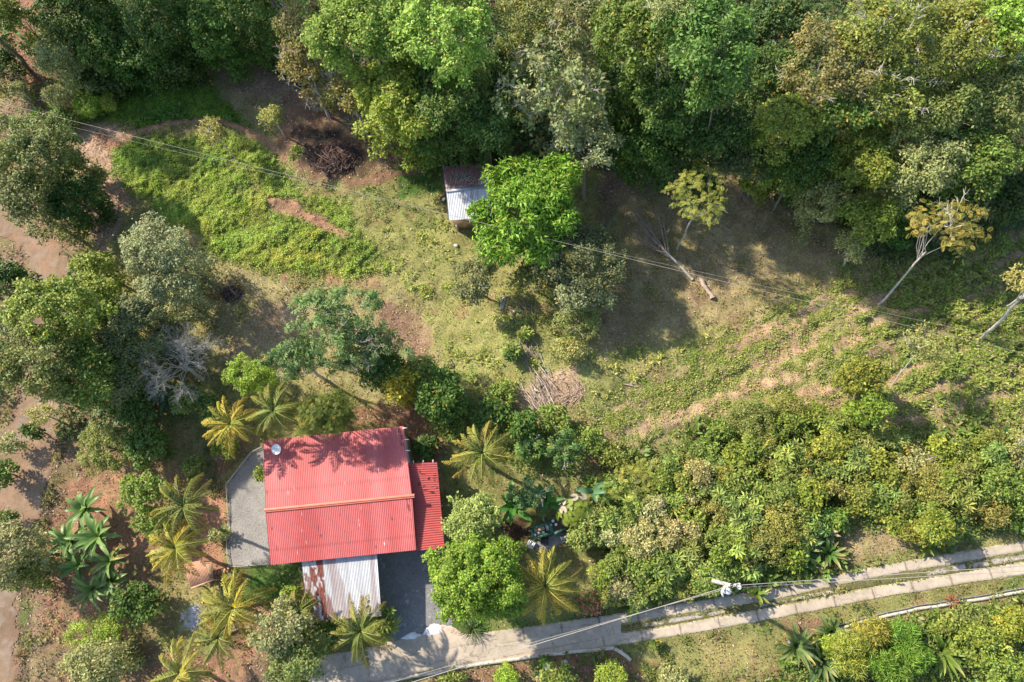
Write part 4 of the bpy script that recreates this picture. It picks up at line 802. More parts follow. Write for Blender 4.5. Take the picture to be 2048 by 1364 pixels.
for px, py, rr, lb in [(428,978,12,'small agave nearest the curved gravel edge'),(418,930,13,'agave at the upper end of the agave row'),(424,958,11,'middle agave in the agave row'),(412,900,10,'faint agave above the agave row'),(452,995,9,'tiny agave pressed against the gravel edging'),(330,1055,10,'lone agave under the grey-green palm')]:
    broad('agave',px,py,.5,rr,18,lb,'agave',(.13,.16,.08),.07,el=1.0,bend=.3,group=AG,stalk=.1)
# ------------------------------------------------------------------ house
def corr(name, TL, TR, BR, BL, pitch, amp, fcol, m, parent, ridges='v', nrow=24, thick=.02, notch=None):
    """corrugated sheet between four world corners; ridges run from the top edge to the bottom edge ('v') or across ('h')"""
    if ridges == 'h': TL, TR, BR, BL = BL, TL, TR, BR
    TL, TR, BR, BL = [np.asarray(q, float) for q in (TL, TR, BR, BL)]; wd = np.linalg.norm(TR-TL); nu = int(wd/pitch*6)+1; u = np.linspace(0, 1, nu)[:, None, None]; v = np.linspace(0, 1, nrow)[None, :, None]
    p = (TL*(1-u)+TR*u)*(1-v)+(BL*(1-u)+BR*u)*v; nn = nrm(np.cross(BL-TL, TR-TL)); nn = nn if nn[2] > 0 else -nn
    wav = np.cos(u[..., 0]*wd/pitch*2*PI)*np.ones((1, nrow)); wav = np.sign(wav)*abs(wav)**.8
    p = p+nn*(wav*amp)[..., None]; ii = (np.arange(nu-1)[:, None]*nrow+np.arange(nrow-1)[None]).ravel(); f = np.stack([ii, ii+nrow, ii+nrow+1, ii+1], 1)
    U = np.repeat(np.linspace(0, 1, nu), nrow); V = np.tile(np.linspace(0, 1, nrow), nu)
    if notch is not None:
        k = ~notch((U[f].mean(1)), (V[f].mean(1))); f = f[k]
    c = np.clip(fcol(U, V, wd, np.linalg.norm(BL-TL)), 0, 1)
    mb = MB(); mb.add(p.reshape(-1, 3), f, c); mb.add(p.reshape(-1, 3)-nn*thick, f[:, ::-1], c*.8)
    return mb.build(name, m, parent)
M_ROOF = colmat('painted_roof', .55, .35, 0, .10, 2.2); M_RUST = colmat('galvanised_sheet', .45, .45, 0, .10, 4)
M_WALL = simple('painted_plaster', (.62,.58,.48), .85, var=.12, scale=2, bump=.1); M_WOOD = simple('sawn_wood', (.42,.27,.17), .8, var=.35, scale=4, bump=.3)
M_WHITE = simple('white_paint', (.78,.77,.75), .45, var=.06, scale=4); M_STEEL = simple('grey_steel', (.38,.38,.39), .4, .6, .2, 5); M_GREENP = simple('green_paint', (.06,.17,.11), .55, var=.3, scale=8)
M_BLACK = simple('black_plastic', (.03,.03,.032), .45, var=.3); M_GLASS = simple('window_glass', (.05,.06,.07), .12, var=.2); M_CONCP = simple('concrete_post', (.45,.42,.37), .85, var=.25, scale=6, bump=.3)
M_RIDGE = simple('ridge_paint', (.56,.16,.10), .5, var=.12, scale=3)
TL, TR, RL, RR_, BL, BR = P(527,881,3.1), P(807,852,3.1), P(531,1021,3.62), P(824,992,3.62), P(541,1130,3.15), P(832,1100,3.15)
hc = (TL+TR+BL+BR)/4; house = empty('house', (hc[0], hc[1], 0), 'long house under a bright red corrugated roof with an orange ridge', 'house')
def loc(p): return np.asarray(p, float)-np.array([hc[0], hc[1], 0])
def c_red(U, V, wd, ln):
    x, y = U*wd, V*ln; n = fbm(x, y*.5, 2.2, 201, 4); c = A_(.43,.082,.078)*(.76+.46*n)[:, None]*(.93+.14*vnoise(x*0+np.floor(x/.9), y*0, 1, 206))[:, None]
    sp_ = (vnoise(x, y, .11, 202) > .985)[:, None]; c = np.where(sp_, A_(.75,.6,.55), c)
    k = (sstep(.6, .75, fbm(x*2.2, y*.18, .7, 207, 4))*.28)[:, None]; c = c*(1-k)+A_(.22,.09,.07)*k; k = (abs((V*2.03) % 1-.5) < .004)[:, None]; c = np.where(k, c*.8, c); fade = (.09*vnoise(x, y*.1, .9, 203))[:, None]; c = c+fade*A_(1,.7,.7)
    k = ((U > .955) & (U < .985) & (V < .3) & (vnoise(x, y, .08, 204) > .55))[:, None]; c = np.where(k, c*.45, c)
    sc_ = ((vnoise(x*3, y, .6, 205) > .93) & (vnoise(x, y, .07, 208) > .6))[:, None]; return np.where(sc_, c*.5, c)
corr('roof_slope', loc(TL), loc(TR), loc(RR_), loc(RL), .125, .010, c_red, M_ROOF, house)
corr('roof_slope', loc(RL), loc(RR_), loc(BR), loc(BL), .125, .014, c_red, M_ROOF, house)
m = MB(); d = nrm(RR_-RL); pr = np.array([-d[1], d[0], 0]); a, b = loc(RL)-d*.05, loc(RR_)+d*.18
for s_ in (-1, 1):
    v = []
    for q in (a, b): v += [q+[0, 0, .10], q+pr*s_*.13+[0, 0, .06]]
    m.add(v, [[0, 1, 3, 2]]); m.add(np.array(v)-[0, 0, .015], [[0, 2, 3, 1]])
m.tube([a+[0, 0, .10], b+[0, 0, .10]], .035, 8); m.build('ridge_cap', M_RIDGE, house)
AT, AR, AB, AL_ = P(816,926,2.95), P(874,924,2.65), P(889,1095,2.65), P(828,1102,2.95)
def c_ann(U, V, wd, ln):
    x, y = U*wd, V*ln; c = A_(.40,.078,.072)*(.85+.3*fbm(x, y, 1.5, 211, 4))[:, None]
    q = (U > .60) & (V > .30) & (U < .97) & (vnoise(x, y*.45, .085, 213) > .72) & (fbm(x, y, .5, 214, 2) > .42); return np.where(q[:, None], A_(.03,.02,.02), c)
corr('annex_roof', loc(AT), loc(AR), loc(AB), loc(AL_), .155, .026, c_ann, M_ROOF, house, 'h')
def walls(corners, z0, tops, name, parent, lc, inset=.35, th=.15, m=M_WALL):
    c = [np.array(q[:2]) for q in corners]; ce = sum(c)/len(c); mb = MB()
    c = [q+(ce-q)/np.linalg.norm(ce-q)*inset*1.4 for q in c]; n = len(c)
    for i in range(n):
        a, b = c[i], c[(i+1) % n]; za, zb = tops[i], tops[(i+1) % n]; dd = nrm(np.append(b-a, 0))[:2]; nn = np.array([-dd[1], dd[0]])*th; a2 = a+dd*th; 
        v = [(*a2, z0), (*b, z0), (*b, zb), (*a2, za), (*(a2+nn), z0), (*(b+nn), z0), (*(b+nn), zb), (*(a2+nn), za)]
        mb.add([lc(q) for q in v], [[0, 1, 2, 3], [5, 4, 7, 6], [3, 2, 6, 7], [0, 4, 5, 1], [1, 5, 6, 2], [4, 0, 3, 7]])
    return mb.build(name, m, parent), c
w_, wc = walls([TL, TR, BR, BL], 0, [2.95]*4, 'wall', house, loc)
for i, (e0, e1) in enumerate([(0, 1), (2, 3), (3, 0), (2, 3)]):
    a, b = np.append(wc[e0], 0), np.append(wc[e1], 0); f = [.3, .25, .5, .75][i]; q = a+(b-a)*f; dd = nrm(b-a); ou = np.cross(dd, [0, 0, 1.])
    ou = ou if np.dot(ou, q-hc) > 0 else -ou; q = q+ou*.16; dr = i == 3; hh, ww, zc = (2.05, .9, 1.03) if dr else (1.1, 1.4, 1.5)
    m = MB(); L0 = loc(q)
    for s_ in (-1, 1): m.bar(L0+dd*s_*ww/2+[0, 0, zc-hh/2], L0+dd*s_*ww/2+[0, 0, zc+hh/2], .07, .07)
    for s_ in (-1, 1): m.bar(L0-dd*(ww/2+.03)+[0, 0, zc+s_*hh/2], L0+dd*(ww/2+.03)+[0, 0, zc+s_*hh/2], .069, .069)
    o = m.build('door' if dr else 'window', M_WOOD, house); m = MB(); m.bar(L0-dd*ww/2+[0, 0, zc], L0+dd*ww/2+[0, 0, zc], .03, hh); m.build('door_panel' if dr else 'pane', M_WOOD if dr else M_GLASS, o)
for f in (.03, .20, .36):
    q = loc(TR+(RR_-TR)*f)+[-.05, 0, .0]; m = MB(); m.bar(q, q+[.30, 0, 0], .05, .05); m.build('rafter_end', M_WHITE, house)
for f in (.18, .52, .86):
    q = loc(AT+(AR-AT)*f)+[0, -.05, -.03]; m = MB(); m.bar(q, q+[0, .22, 0], .05, .05); m.build('rafter_end', M_WHITE, house)
m = MB()
for q, h_ in ((AR, 2.6), (AB, 2.6), ((AR+AB)/2, 2.6)):
    l = loc(q); m = MB(); m.bar([l[0]-.25, l[1]+(-.2 if q is AR else .2 if q is AB else 0), 0], [l[0]-.25, l[1]+(-.2 if q is AR else .2 if q is AB else 0), h_], .12, .12); m.build('post', M_WOOD, house)
# satellite dish
dp = P(554,898,3.75); dz = 3.1+(4.1-3.1)*.12; o = empty('satellite_dish', (dp[0], dp[1]-.1, dz+.03), 'round white satellite dish on the upper left corner of the red roof', 'satellite dish')
m = MB(); n1, n2 = 7, 24; ax = nrm([-.15, -.25, .95]); ux = nrm(np.cross(ax, [0, 1, 0])); uy = np.cross(ax, ux); R_ = .37; cc = np.array([0, .1, .5]); v = [cc]; f3 = []; f4 = []
for i in range(1, n1+1):
    rr = R_*i/n1
    for j in range(n2): t = j*2*PI/n2; v.append(cc+ux*rr*math.cos(t)+uy*rr*math.sin(t)+ax*.12*(i/n1)**2)
m.add(v, [[0, 1+j, 1+(j+1) % n2] for j in range(n2)]); m.f.append(np.array([[1+(i-1)*n2+j, 1+i*n2+j, 1+i*n2+(j+1) % n2, 1+(i-1)*n2+(j+1) % n2] for i in range(1, n1) for j in range(n2)])); m.build('reflector', M_WHITE, o, smooth=True)
m = MB(); m.tube([[0, .1, -.05], [0, .1, .25], cc-ax*.02], .025, 6); m.build('mast', M_STEEL, o)
m = MB(); m.tube([cc+uy*-.30, cc+ax*.25-uy*.42, cc+ax*.42-uy*.30], .012, 5); m.build('feed_arm', M_STEEL, o); m = MB(); m.box(*(cc+ax*.42-uy*.27), .06, .06, .10); m.build('receiver', M_WHITE, o)
# rusty lean-to carport
q = [P(603,1118,2.75), P(753,1100,2.75), P(763,1232,2.45), P(629,1242,2.45)]; q[3] = P(615,1243,2.45)
cc = sum(q)/4; o = empty('carport', (cc[0], cc[1], 0), 'white corrugated carport roof streaked with brown rust below the red roof', 'carport'); l2 = lambda p: np.asarray(p, float)-np.array([cc[0], cc[1], 0])
def c_car(U, V, wd, ln):
    x, y = U*wd, V*ln; c = A_(.50,.51,.53)*(.66+.5*fbm(x, y*.12, .35, 221, 4))[:, None]
    band = sstep(.085, .10, U)*sstep(.29, .27, U); k = band*sstep(.44, .50, .6*fbm(x, y*.6, .40, 222, 5)+.4*vnoise(x, y*.5, .16, 229)+.12*(U > .20)-.02)*(1-.85*((U < .17) & (V > .76))); rust = A_(.19,.065,.045)*(.7+.6*vnoise(x, y, .12, 223))[:, None]
    k = np.maximum(k, sstep(.60, .66, fbm(x, y, .5, 224, 4))*(U < .1)*.8)
    k = np.maximum(k, sstep(.50, .68, fbm(x*1.2, y*.28, .55, 225, 4)*sstep(.25, .75, V)*1.05)*.75)
    k = np.maximum(k, .40*sstep(.45, .62, fbm(x, y*.10, .35, 226, 3)))
    k = np.maximum(k, (abs(U-.83) < .035)*(abs(V-.84) < .09)*sstep(.42, .5, vnoise(x, y, .14, 227)))
    d_ = (vnoise(x, y, .06, 228) > .955)*.6; k = np.maximum(k, d_); return c*(1-k[:, None])+rust*k[:, None]
corr('roof_sheet', *[l2(p) for p in q], .105, .017, c_car, M_RUST, o, nrow=110, notch=lambda u, v: (u < .095) & (v > .56) & (v < 2) & (u < .095))
for fx, fy in ((.06, .04), (.95, .04), (.14, .95), (.95, .95), (.5, .95)):
    p = l2((q[0]*(1-fx)+q[1]*fx)*(1-fy)+(q[3]*(1-fx)+q[2]*fx)*fy); m = MB(); m.bar([p[0], p[1], 0], [p[0], p[1], p[2]-.04], .10, .10); m.build('post', M_WOOD, o)
for fy in (.05, .5, .95):
    a, b = [l2((q[0]*(1-fx)+q[1]*fx)*(1-fy)+(q[3]*(1-fx)+q[2]*fx)*fy)-[0, 0, .10] for fx in (.12, .99)]; m = MB(); m.bar(a, b, .08, .12); m.build('purlin', M_WOOD, o)
# edging round the gravel yard
pl = [(527,893),(505,905),(478,938),(455,968),(456,1003),(459,1040),(455,1080),(456,1110),(462,1133),(500,1131),(541,1129)]
o = empty('gravel_edging', G(455,968), 'thin pale wire and stake edging round the left side of the grey gravel', 'edging'); b0 = np.array(o.location); g = [G(*a)-b0+[0, 0, .22] for a in pl]; m = MB(); m.tube(np.array(g)+RS(3).normal(size=(len(g), 3))*.03, .028, 5); m.tube(np.array(g)-[0, 0, .12], .018, 5); m.build('rail', M_CONCP, o)
for a in g[::1]: m = MB(); m.tube([a-[0, 0, .3], a+[0, 0, .05]], .03, 5); m.build('stake', M_WOOD, o)
# old shed
sh = [P(884,333,2.3), P(968,328,2.3), P(975,372,2.75), P(892,382,2.75), P(983,434,2.2), P(898,441,2.2)]; cc = (sh[0]+sh[4])/2; o = empty('shed', (cc[0], cc[1], 0), 'old shed with a metal roof, rusty and leaf-strewn above, whitish below', 'shed'); l3 = lambda p: np.asarray(p, float)-np.array([cc[0], cc[1], 0])
def c_s1(U, V, wd, ln):
    x, y = U*wd, V*ln; n = fbm(x, y, .9, 231, 5); c = np.tile(A_(.42,.38,.40), (len(U), 1)); k = sstep(-.18, .12, (n-.5)*.8+.28-np.hypot((U-.55)*.75, (V-.42)*.9)+.10)[:, None]; c = c*(1-k)+A_(.28,.13,.12)*k; k2 = sstep(0, .12, .24-np.hypot((U-.5)*.7, (V-.52)*.9)+(n-.5)*.5)[:, None]
    l = np.where((vnoise(x, y, .06, 232) > .55)[:, None], A_(.42,.37,.29), A_(.12,.10,.085)); return c*(1-k2)+l*k2
def c_s2(U, V, wd, ln): x, y = U*wd, V*ln; k = sstep(.55, .72, fbm(x*1.4, y*.2, .5, 233, 4))[:, None]*.6; return A_(.54,.56,.60)*(.9+.2*vnoise(x, y, .4, 234))[:, None]*(1-k)+A_(.30,.22,.20)*k
corr('roof_slope', l3(sh[0]), l3(sh[1]), l3(sh[2]), l3(sh[3]), .13, .018, c_s1, M_RUST, o, nrow=50); corr('roof_slope', l3(sh[3]), l3(sh[2]), l3(sh[4]), l3(sh[5]), .13, .018, c_s2, M_RUST, o, nrow=50)
walls([sh[0], sh[1], sh[4], sh[5]], 0, [2.2, 2.2, 2.1, 2.1], 'wall', o, l3, .3, .06, M_WOOD); m = MB(); m.bar(l3(sh[3])+[0, 0, .03], l3(sh[2])+[0, 0, .03], .30, .03); m.build('ridge_cap', M_STEEL, o)
p = l3(P(913, 452, .9)); m = MB(); m.box(p[0], p[1], .5, .12, .12, 1.0); m.build('post', M_CONCP, o)
p = G(888, 402); o = empty('tyre', p+[0, 0, .3], 'worn dark tyre leaning at the left side of the old shed', 'tyre', rz=.2); m = MB(); th = np.linspace(0, 2*PI, 25); ring = np.stack([.16*np.sin(th)*.3, np.cos(th)*.26, np.sin(th)*.26], 1); m.tube(ring, .085, 8, cap=False); m.build('rubber', M_BLACK, o, smooth=True); m = MB(); m.tube(ring*.62, .02, 5, cap=False); m.build('rim', M_STEEL, o); o.rotation_euler = (0, 1.15, .1)
# slatted hut
q = [P(368,1128,1.9), P(408,1119,1.9), P(422,1163,1.6), P(382,1179,1.6)]; cc = sum(q)/4; o = empty('wooden_hut', (cc[0], cc[1], hz1(*cc[:2])), 'small hut with a roof of reddish wooden slats under the golden palm', 'hut'); l4 = lambda p: np.asarray(p, float)-np.array(o.location)
m = MB(); n = 15
for i in range(n):
    f = (i+.5)/n; a = q[0]*(1-f)+q[1]*f; b = q[3]*(1-f)+q[2]*f; m.bar(l4(a), l4(b), np.linalg.norm(q[1]-q[0])/n*.80, .03)
m.build('slat_roof', simple('reddish_wood', (.50,.26,.165), .75, var=.25, scale=3, bump=.2), o)
m = MB(); m.bar(l4(q[3])+[0, .08, .035], l4(q[2])+[.15, .08, .035], .10, .025); m.build('eave_batten', M_WOOD, o)
for i, a in enumerate(q): p = l4(a)*[.86, .86, 1]; m = MB(); m.bar([p[0], p[1], -.1], [p[0], p[1], p[2]-.02], .08, .08); m.build('post', M_WOOD, o)
m = MB(); m.box(0, 0, .55, 1.0, 1.15, .06, .2); m.build('floor_board', M_WOOD, o)
for i, (a, b) in enumerate([(425,1145),(432,1144),(438,1145),(444,1142),(450,1142),(457,1140)]):
    p = G(a, b); m = MB(); m.box(0, 0, .04, .16, .30, .12, -.15+.1*math.sin(i*3)); o = m.build('step_block', M_RIDGE if i == 9 else simple('clay_block', (.44,.24,.15), .9, var=.25, bump=.3), loc=tuple(p)); tag(o, ['clay step block next to the slatted hut','second clay step block from the slatted hut','third clay step block from the slatted hut','fourth clay step block from the slatted hut','fifth clay step block from the slatted hut','clay step block nearest the gravel edging'][i], 'step block', 'clay step blocks beside the slatted hut')
# green work troughs, chairs, post
def trough(name, pts, label, h=.75):
    q = [P(a, b, h) for a, b in pts]; cc = sum(q)/4; o = empty(name, (cc[0], cc[1], 0), label, 'work table'); l = [p-np.array([cc[0], cc[1], 0]) for p in q]
    for i in range(4): m = MB(); m.bar(l[i], l[(i+1) % 4], .17, .16); m.build('rim', M_GREENP, o)
    m = MB(); v = [p*[.97, .97, 1]-[0, 0, .14] for p in l]; m.add(v, [[0, 1, 2, 3]]); m.add(np.array(v)-[0, 0, .03], [[3, 2, 1, 0]]); m.build('tray', M_DARKB, o)
    for p in l: m = MB(); m.bar([p[0]*.93, p[1]*.93, 0], [p[0]*.93, p[1]*.93, h-.05], .08, .08); m.build('leg', M_GREENP, o)
    return o
trough('work_table', [(1062,1057),(1097,1045),(1103,1066),(1068,1077)], 'green framed work table holding a cardboard box, left of its twin')
trough('work_table', [(1098,1041),(1126,1030),(1133,1056),(1107,1068)], 'second green framed table full of pots, half under the fan palm', .68)
def small(name, px, py, z, f, m, label, cat, group=None, rz=0):
    p = P(px, py, z); mb = MB(); f(mb); o = mb.build(name, m, loc=tuple(p)); o.rotation_euler = (0, 0, rz); return tag(o, label, cat, group)
M_CARD = simple('cardboard', (.50,.31,.20), .8, var=.15)
def cardbox(m):
    m.box(0, 0, .06, .62, .34, .10); m.box(-.36, 0, .115, .12, .34, .01, 0, None, 0, .4); m.box(0, .22, .115, .6, .11, .01, 0, None, .5)
small('cardboard_box', 1080, 1057, .62, cardbox, M_CARD, 'flat brown cardboard box on the left green table', 'box', rz=.3)
def bucket(m): m.cyl(0, 0, 0, .18, .075, 14, None, .10); m.cyl(0, 0, .181, .192, .105, 14, None, .09)
for i, (a, b, mm, lb) in enumerate([(1070,1070,M_WHITE,'small white pot in the lower left corner of the green table'),(1078,1067,M_STEEL,'grey pot beside the small white pot on the green table'),(1087,1065,M_GREENP,'dark green pot on the left green table'),(1106,1042,M_WHITE,'upper white bucket on the right green table'),(1112,1049,M_WHITE,'lower white bucket on the right green table'),(1102,1050,M_STEEL,'grey bucket at the left end of the right green table')]):
    small('bucket', a, b, .6, bucket, mm, lb, 'bucket', 'pots and buckets on the green tables')
small('plastic_sheet', 1093, 1054, .62, lambda m: [m.box(-.02+.09*i, .01*i, .02+.02*i, .08, .5, .02, .35+.02*i, None, .02, .25*(i-1)) for i in range(4)], M_WHITE, 'stack of whitish boards at the right end of the left green table', 'boards')
def chair(name, px, py, rz, mt, label):
    p = P(px, py, 0); o = empty(name, p, label, 'chair', rz=rz)
    m = MB(); [m.box(-.2+.1*i, 0, .42, .075, .42, .025) for i in range(5)]; m.build('seat', mt, o)
    m = MB(); [m.box(-.2+.1*i, .24, .66, .06, .025, .42) for i in range(5)]; m.box(0, .24, .88, .48, .03, .05); m.build('backrest', mt, o)
    for a in (-.2, .2):
        for b in (-.19, .2): m = MB(); m.tube([[a, b, .41], [a*1.2, b*1.2, 0]], [.022, .018], 6); m.build('leg', mt, o)
        m = MB(); m.tube([[a*1.2, .22, .62], [a*1.2, -.16, .62], [a*1.2, -.2, .42]], .02, 6); m.build('armrest', mt, o)
chair('plastic_chair', 1063, 1088, 2.6, M_WHITE, 'white slatted chair at the lower left corner of the green table')
chair('plastic_chair', 1090, 1081, 3.0, M_BLACK, 'black chair in front of the left green table')
chair('plastic_chair', 1129, 1076, 3.4, simple('blue_grey_plastic', (.10,.12,.16), .5), 'blue-grey chair beneath the fan palm edge')
sheet('paved_pad', [(1068,1090),(1075,1082),(1125,1062),(1135,1072),(1128,1085),(1105,1095),(1085,1102),(1072,1100)], c_yard, M_CONC, .05, .08, .03, 15)
p = P(1088,1045,0); o = empty('post', p, 'slender white post behind the left green table', 'post'); tp = P(1084,1000,2.3)-p; m = MB(); m.tube([[0, 0, -.1], tp], .045, 8); m.build('pole', M_WHITE, o); m = MB(); m.cyl(tp[0], tp[1], tp[2], tp[2]+.08, .07, 10); m.build('cap', M_CONCP, o)
# frilly fan palm
fp = P(1150,1022,1.8); o = empty('fan_palm', (fp[0], fp[1], 0), 'frilly fan palm with cream edged round leaves next to the green tables', 'fan palm'); r = RS(12); m = MB(); m.tube([[0, 0, 0], [0, 0, 1.5]], .14, 8); m.build('trunk', M_BARK, o)
for i in range(26):
    az = i*2.4; f = i/26; el = 1.2-f*.9; ln = .5+.75*f; m = MB(); tip = np.array([math.cos(az)*math.cos(el), math.sin(az)*math.cos(el), math.sin(el)])*ln; m.tube([[0, 0, 0], tip*.6+[0, 0, .08], tip], [.02, .018, .012], 4, A_(.2,.26,.06), cap=False)
    dead = f > .62 and math.sin(az) > -.2 and (math.cos(az) < .5); n = 34; R_ = .34; nn = nrm(tip+np.array([0, 0, .8])); a = nrm(np.cross(nn, [.1, .2, 1])); b = np.cross(nn, a)
    rim = [tip]+[tip+(a*math.cos(t)+b*math.sin(t))*R_*(1.1 if j % 2 else .74)+nn*(.05*(j % 2)) for j, t in enumerate(np.linspace(-2.6, 2.6, n))]
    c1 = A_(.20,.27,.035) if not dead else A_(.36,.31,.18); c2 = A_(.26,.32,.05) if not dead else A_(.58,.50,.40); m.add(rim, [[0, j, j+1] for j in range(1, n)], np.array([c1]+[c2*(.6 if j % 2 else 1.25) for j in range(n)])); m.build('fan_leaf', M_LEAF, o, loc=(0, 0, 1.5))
# ------------------------------------------------------------------ kerbs
def kerb(name, pts, wd, ht, label, m=M_CONCP, cat='kerb'):
    g = np.array([G(*a) for a in pts]); b = g[0].copy(); mb = MB(); d = np.gradient(g, axis=0); d[:, 2] = 0; d /= np.linalg.norm(d, axis=1)[:, None]; s_ = np.stack([-d[:, 1], d[:, 0], 0*d[:, 0]], 1)*wd/2; up = np.array([0, 0, ht]); g = g-b
    v = np.concatenate([g-s_-[0, 0, .2], g-s_+up, g+s_+up, g+s_-[0, 0, .2]]); n = len(g); f = [[k*n+i, k*n+i+1, (k+1)*n+i+1, (k+1)*n+i] for k in range(3) for i in range(n-1)]+[[0, n, 2*n, 3*n], [n-1, 4*n-1, 3*n-1, 2*n-1]]; mb.add(v, f); o = mb.build(name, m, loc=tuple(b)); return tag(o, label, cat)
def dens_(pts, k=6): p = np.array(pts, float); t = np.arange(len(p)); q = np.linspace(0, len(p)-1, (len(p)-1)*k+1); return [(float(np.interp(a, t, p[:, 0])+.6*math.sin(a*9)), float(np.interp(a, t, p[:, 1])+.6*math.cos(a*7))) for a in q]
M_LIMEW = simple('limewashed_concrete', (.50,.44,.37), .85, var=.3, scale=3, bump=.35)
kerb('kerb', dens_([(690,1378),(780,1362),(920,1334),(1080,1310),(1150,1303),(1228,1296)]), .20, .16, 'low whitewashed kerb along the lower edge of the concrete road', M_LIMEW)
kerb('kerb', dens_([(1229,1297),(1245,1306),(1262,1320)], 4), .22, .17, 'short slanting end piece of the whitewashed kerb', M_LIMEW)
kerb('kerb', dens_([(1668,1262),(1700,1250),(1760,1235),(1830,1219),(1900,1208),(2048,1183),(2300,1140)]), .17, .12, 'thin pale kerb curving along the grass at lower right')
kerb('channel', dens_([(1668,1254),(1700,1243),(1760,1228),(1830,1212),(1900,1201),(2048,1176),(2300,1133)]), .05, .10, 'narrow dark lip running just above the thin pale kerb', M_STEEL, 'channel lip')
o = empty('bent_rail', G(1574,1282), 'weathered grey rail bent at a corner among the bird-of-paradise plants', 'rail'); b0 = np.array(o.location); m = MB(); m.tube([G(1595,1273)-b0+[0, 0, .4], G(1574,1279)-b0+[0, 0, .42]], .09, 8); m.build('top_bar', M_STEEL, o); m = MB(); m.tube([G(1574,1279)-b0+[0, 0, .42], G(1580,1298)-b0+[0, 0, .38]], .09, 8); m.build('side_bar', M_STEEL, o)
for a in ((1595,1273),(1581,1298)): m = MB(); m.tube([G(*a)-b0-[0, 0, .1], G(*a)-b0+[0, 0, .4]], .05, 6); m.build('leg', M_STEEL, o)
# ------------------------------------------------------------------ utility pole and wires
PH = 8.5; pt = P(1464,1171,PH); o = empty('utility_pole', (pt[0], pt[1], 0), 'concrete utility pole with cross arm, transformer and lamp above the concrete track', 'utility pole'); m = MB(); m.tube([[0, 0, -.3], [0, 0, PH]], [.17, .11], 10); m.build('pole', M_CONCP, o)
m = MB(); dd = nrm(P(1475,1168,PH)-P(1437,1176,PH)); m.bar(-dd*.45+[0, 0, PH-.2], dd*.5+[0, 0, PH-.2], .10, .10); m.build('cross_arm', simple('weathered_timber', (.50,.42,.34), .85, var=.3), o)
for k in (-.4, 0.2, .45): m = MB(); p = dd*k+[0, 0, PH-.13]; m.cyl(p[0], p[1], p[2], p[2]+.18, .055, 10, None, .03); m.build('insulator', M_WHITE, o)
tp = P(1453,1181,PH-1.2)-pt+[0, 0, PH]; m = MB(); m.cyl(tp[0], tp[1], PH-1.8, PH-.85, .21, 20); m.cyl(tp[0], tp[1], PH-.85, PH-.78, .22, 20, None, .17); o2 = m.build('transformer', simple('pale_grey_paint', (.48,.52,.58), .4, var=.08), o)
for a in (-.12, .12): m = MB(); m.cyl(tp[0]+a, tp[1]+.05, PH-.76, PH-.55, .045, 8, None, .025); m.build('bushing', M_STEEL, o2)
m = MB(); m.bar([0, 0, PH-1.4], [tp[0], tp[1], PH-1.4], .1, .1); m.build('bracket', M_STEEL, o)
m = MB(); p = P(1443,1184,PH-.6)-pt+[0, 0, PH]; m.tube([[0, 0, PH-1], p, p+[.1, -.25, -.15]], .06, 6); m.build('fuse_holder', M_WHITE, o)
lp = P(1480,1175,PH-1.5)-pt+[0, 0, PH]; m = MB(); m.tube([[0, 0, PH-1.7], lp*[.6, .6, 1]+[0, 0, .15], lp+[0, 0, .05]], .03, 6); a_ = m.build('lamp_arm', M_STEEL, o); m = MB(); m.cyl(lp[0], lp[1], lp[2]-.18, lp[2]+.02, .14, 16, None, .10); m.cyl(lp[0], lp[1], lp[2]+.02, lp[2]+.10, .06, 10); m.build('lamp_head', M_WHITE, a_)
def wire(a, b, label, rad=.02, sag=.5, m=None):
    a = np.asarray(a); b = np.asarray(b); t = np.linspace(0, 1, 40)[:, None]; p = a*(1-t)+b*t-np.array([0, 0, sag])*(4*t*(1-t)); c = p[0].copy(); mb = MB(); mb.tube(p-c, rad, 5, cap=False); o = mb.build('power_line', m or M_WIRE, loc=tuple(c)); return tag(o, label, 'power line', 'overhead power lines')
M_WIRE = simple('aluminium_cable', (.36,.33,.28), .6, 0, .1)
wire(P(-250,141,8), P(2400,790,7), 'upper of two power lines crossing the clearing above the creeper meadow', .011, .6)
wire(P(-250,158,7.2), P(2400,762,6.8), 'lower thinner power line crossing the clearing beside its twin', .007, .9)
wire(pt+[0, 0, -.05], P(700,1403,9), 'thick cable running from the pole to the lower left over the concrete road', .020, .25)
wire(P(1441,1181,PH-.5), P(560,1428,8.5), 'thinner cable below the thick one left of the pole', .012, .3)
wire(P(1470,1171,PH), P(2300,1115,8.3), 'upper cable running from the pole to the right edge', .018, .2)
wire(P(1478,1175,PH-.2), P(2300,1128,8), 'lower cable running from the pole to the right edge', .018, .2)
wire(P(1447,1168,PH-.2), P(1415,1140,1), 'short stay wire dropping from the pole into the shrubs', .014, 0)
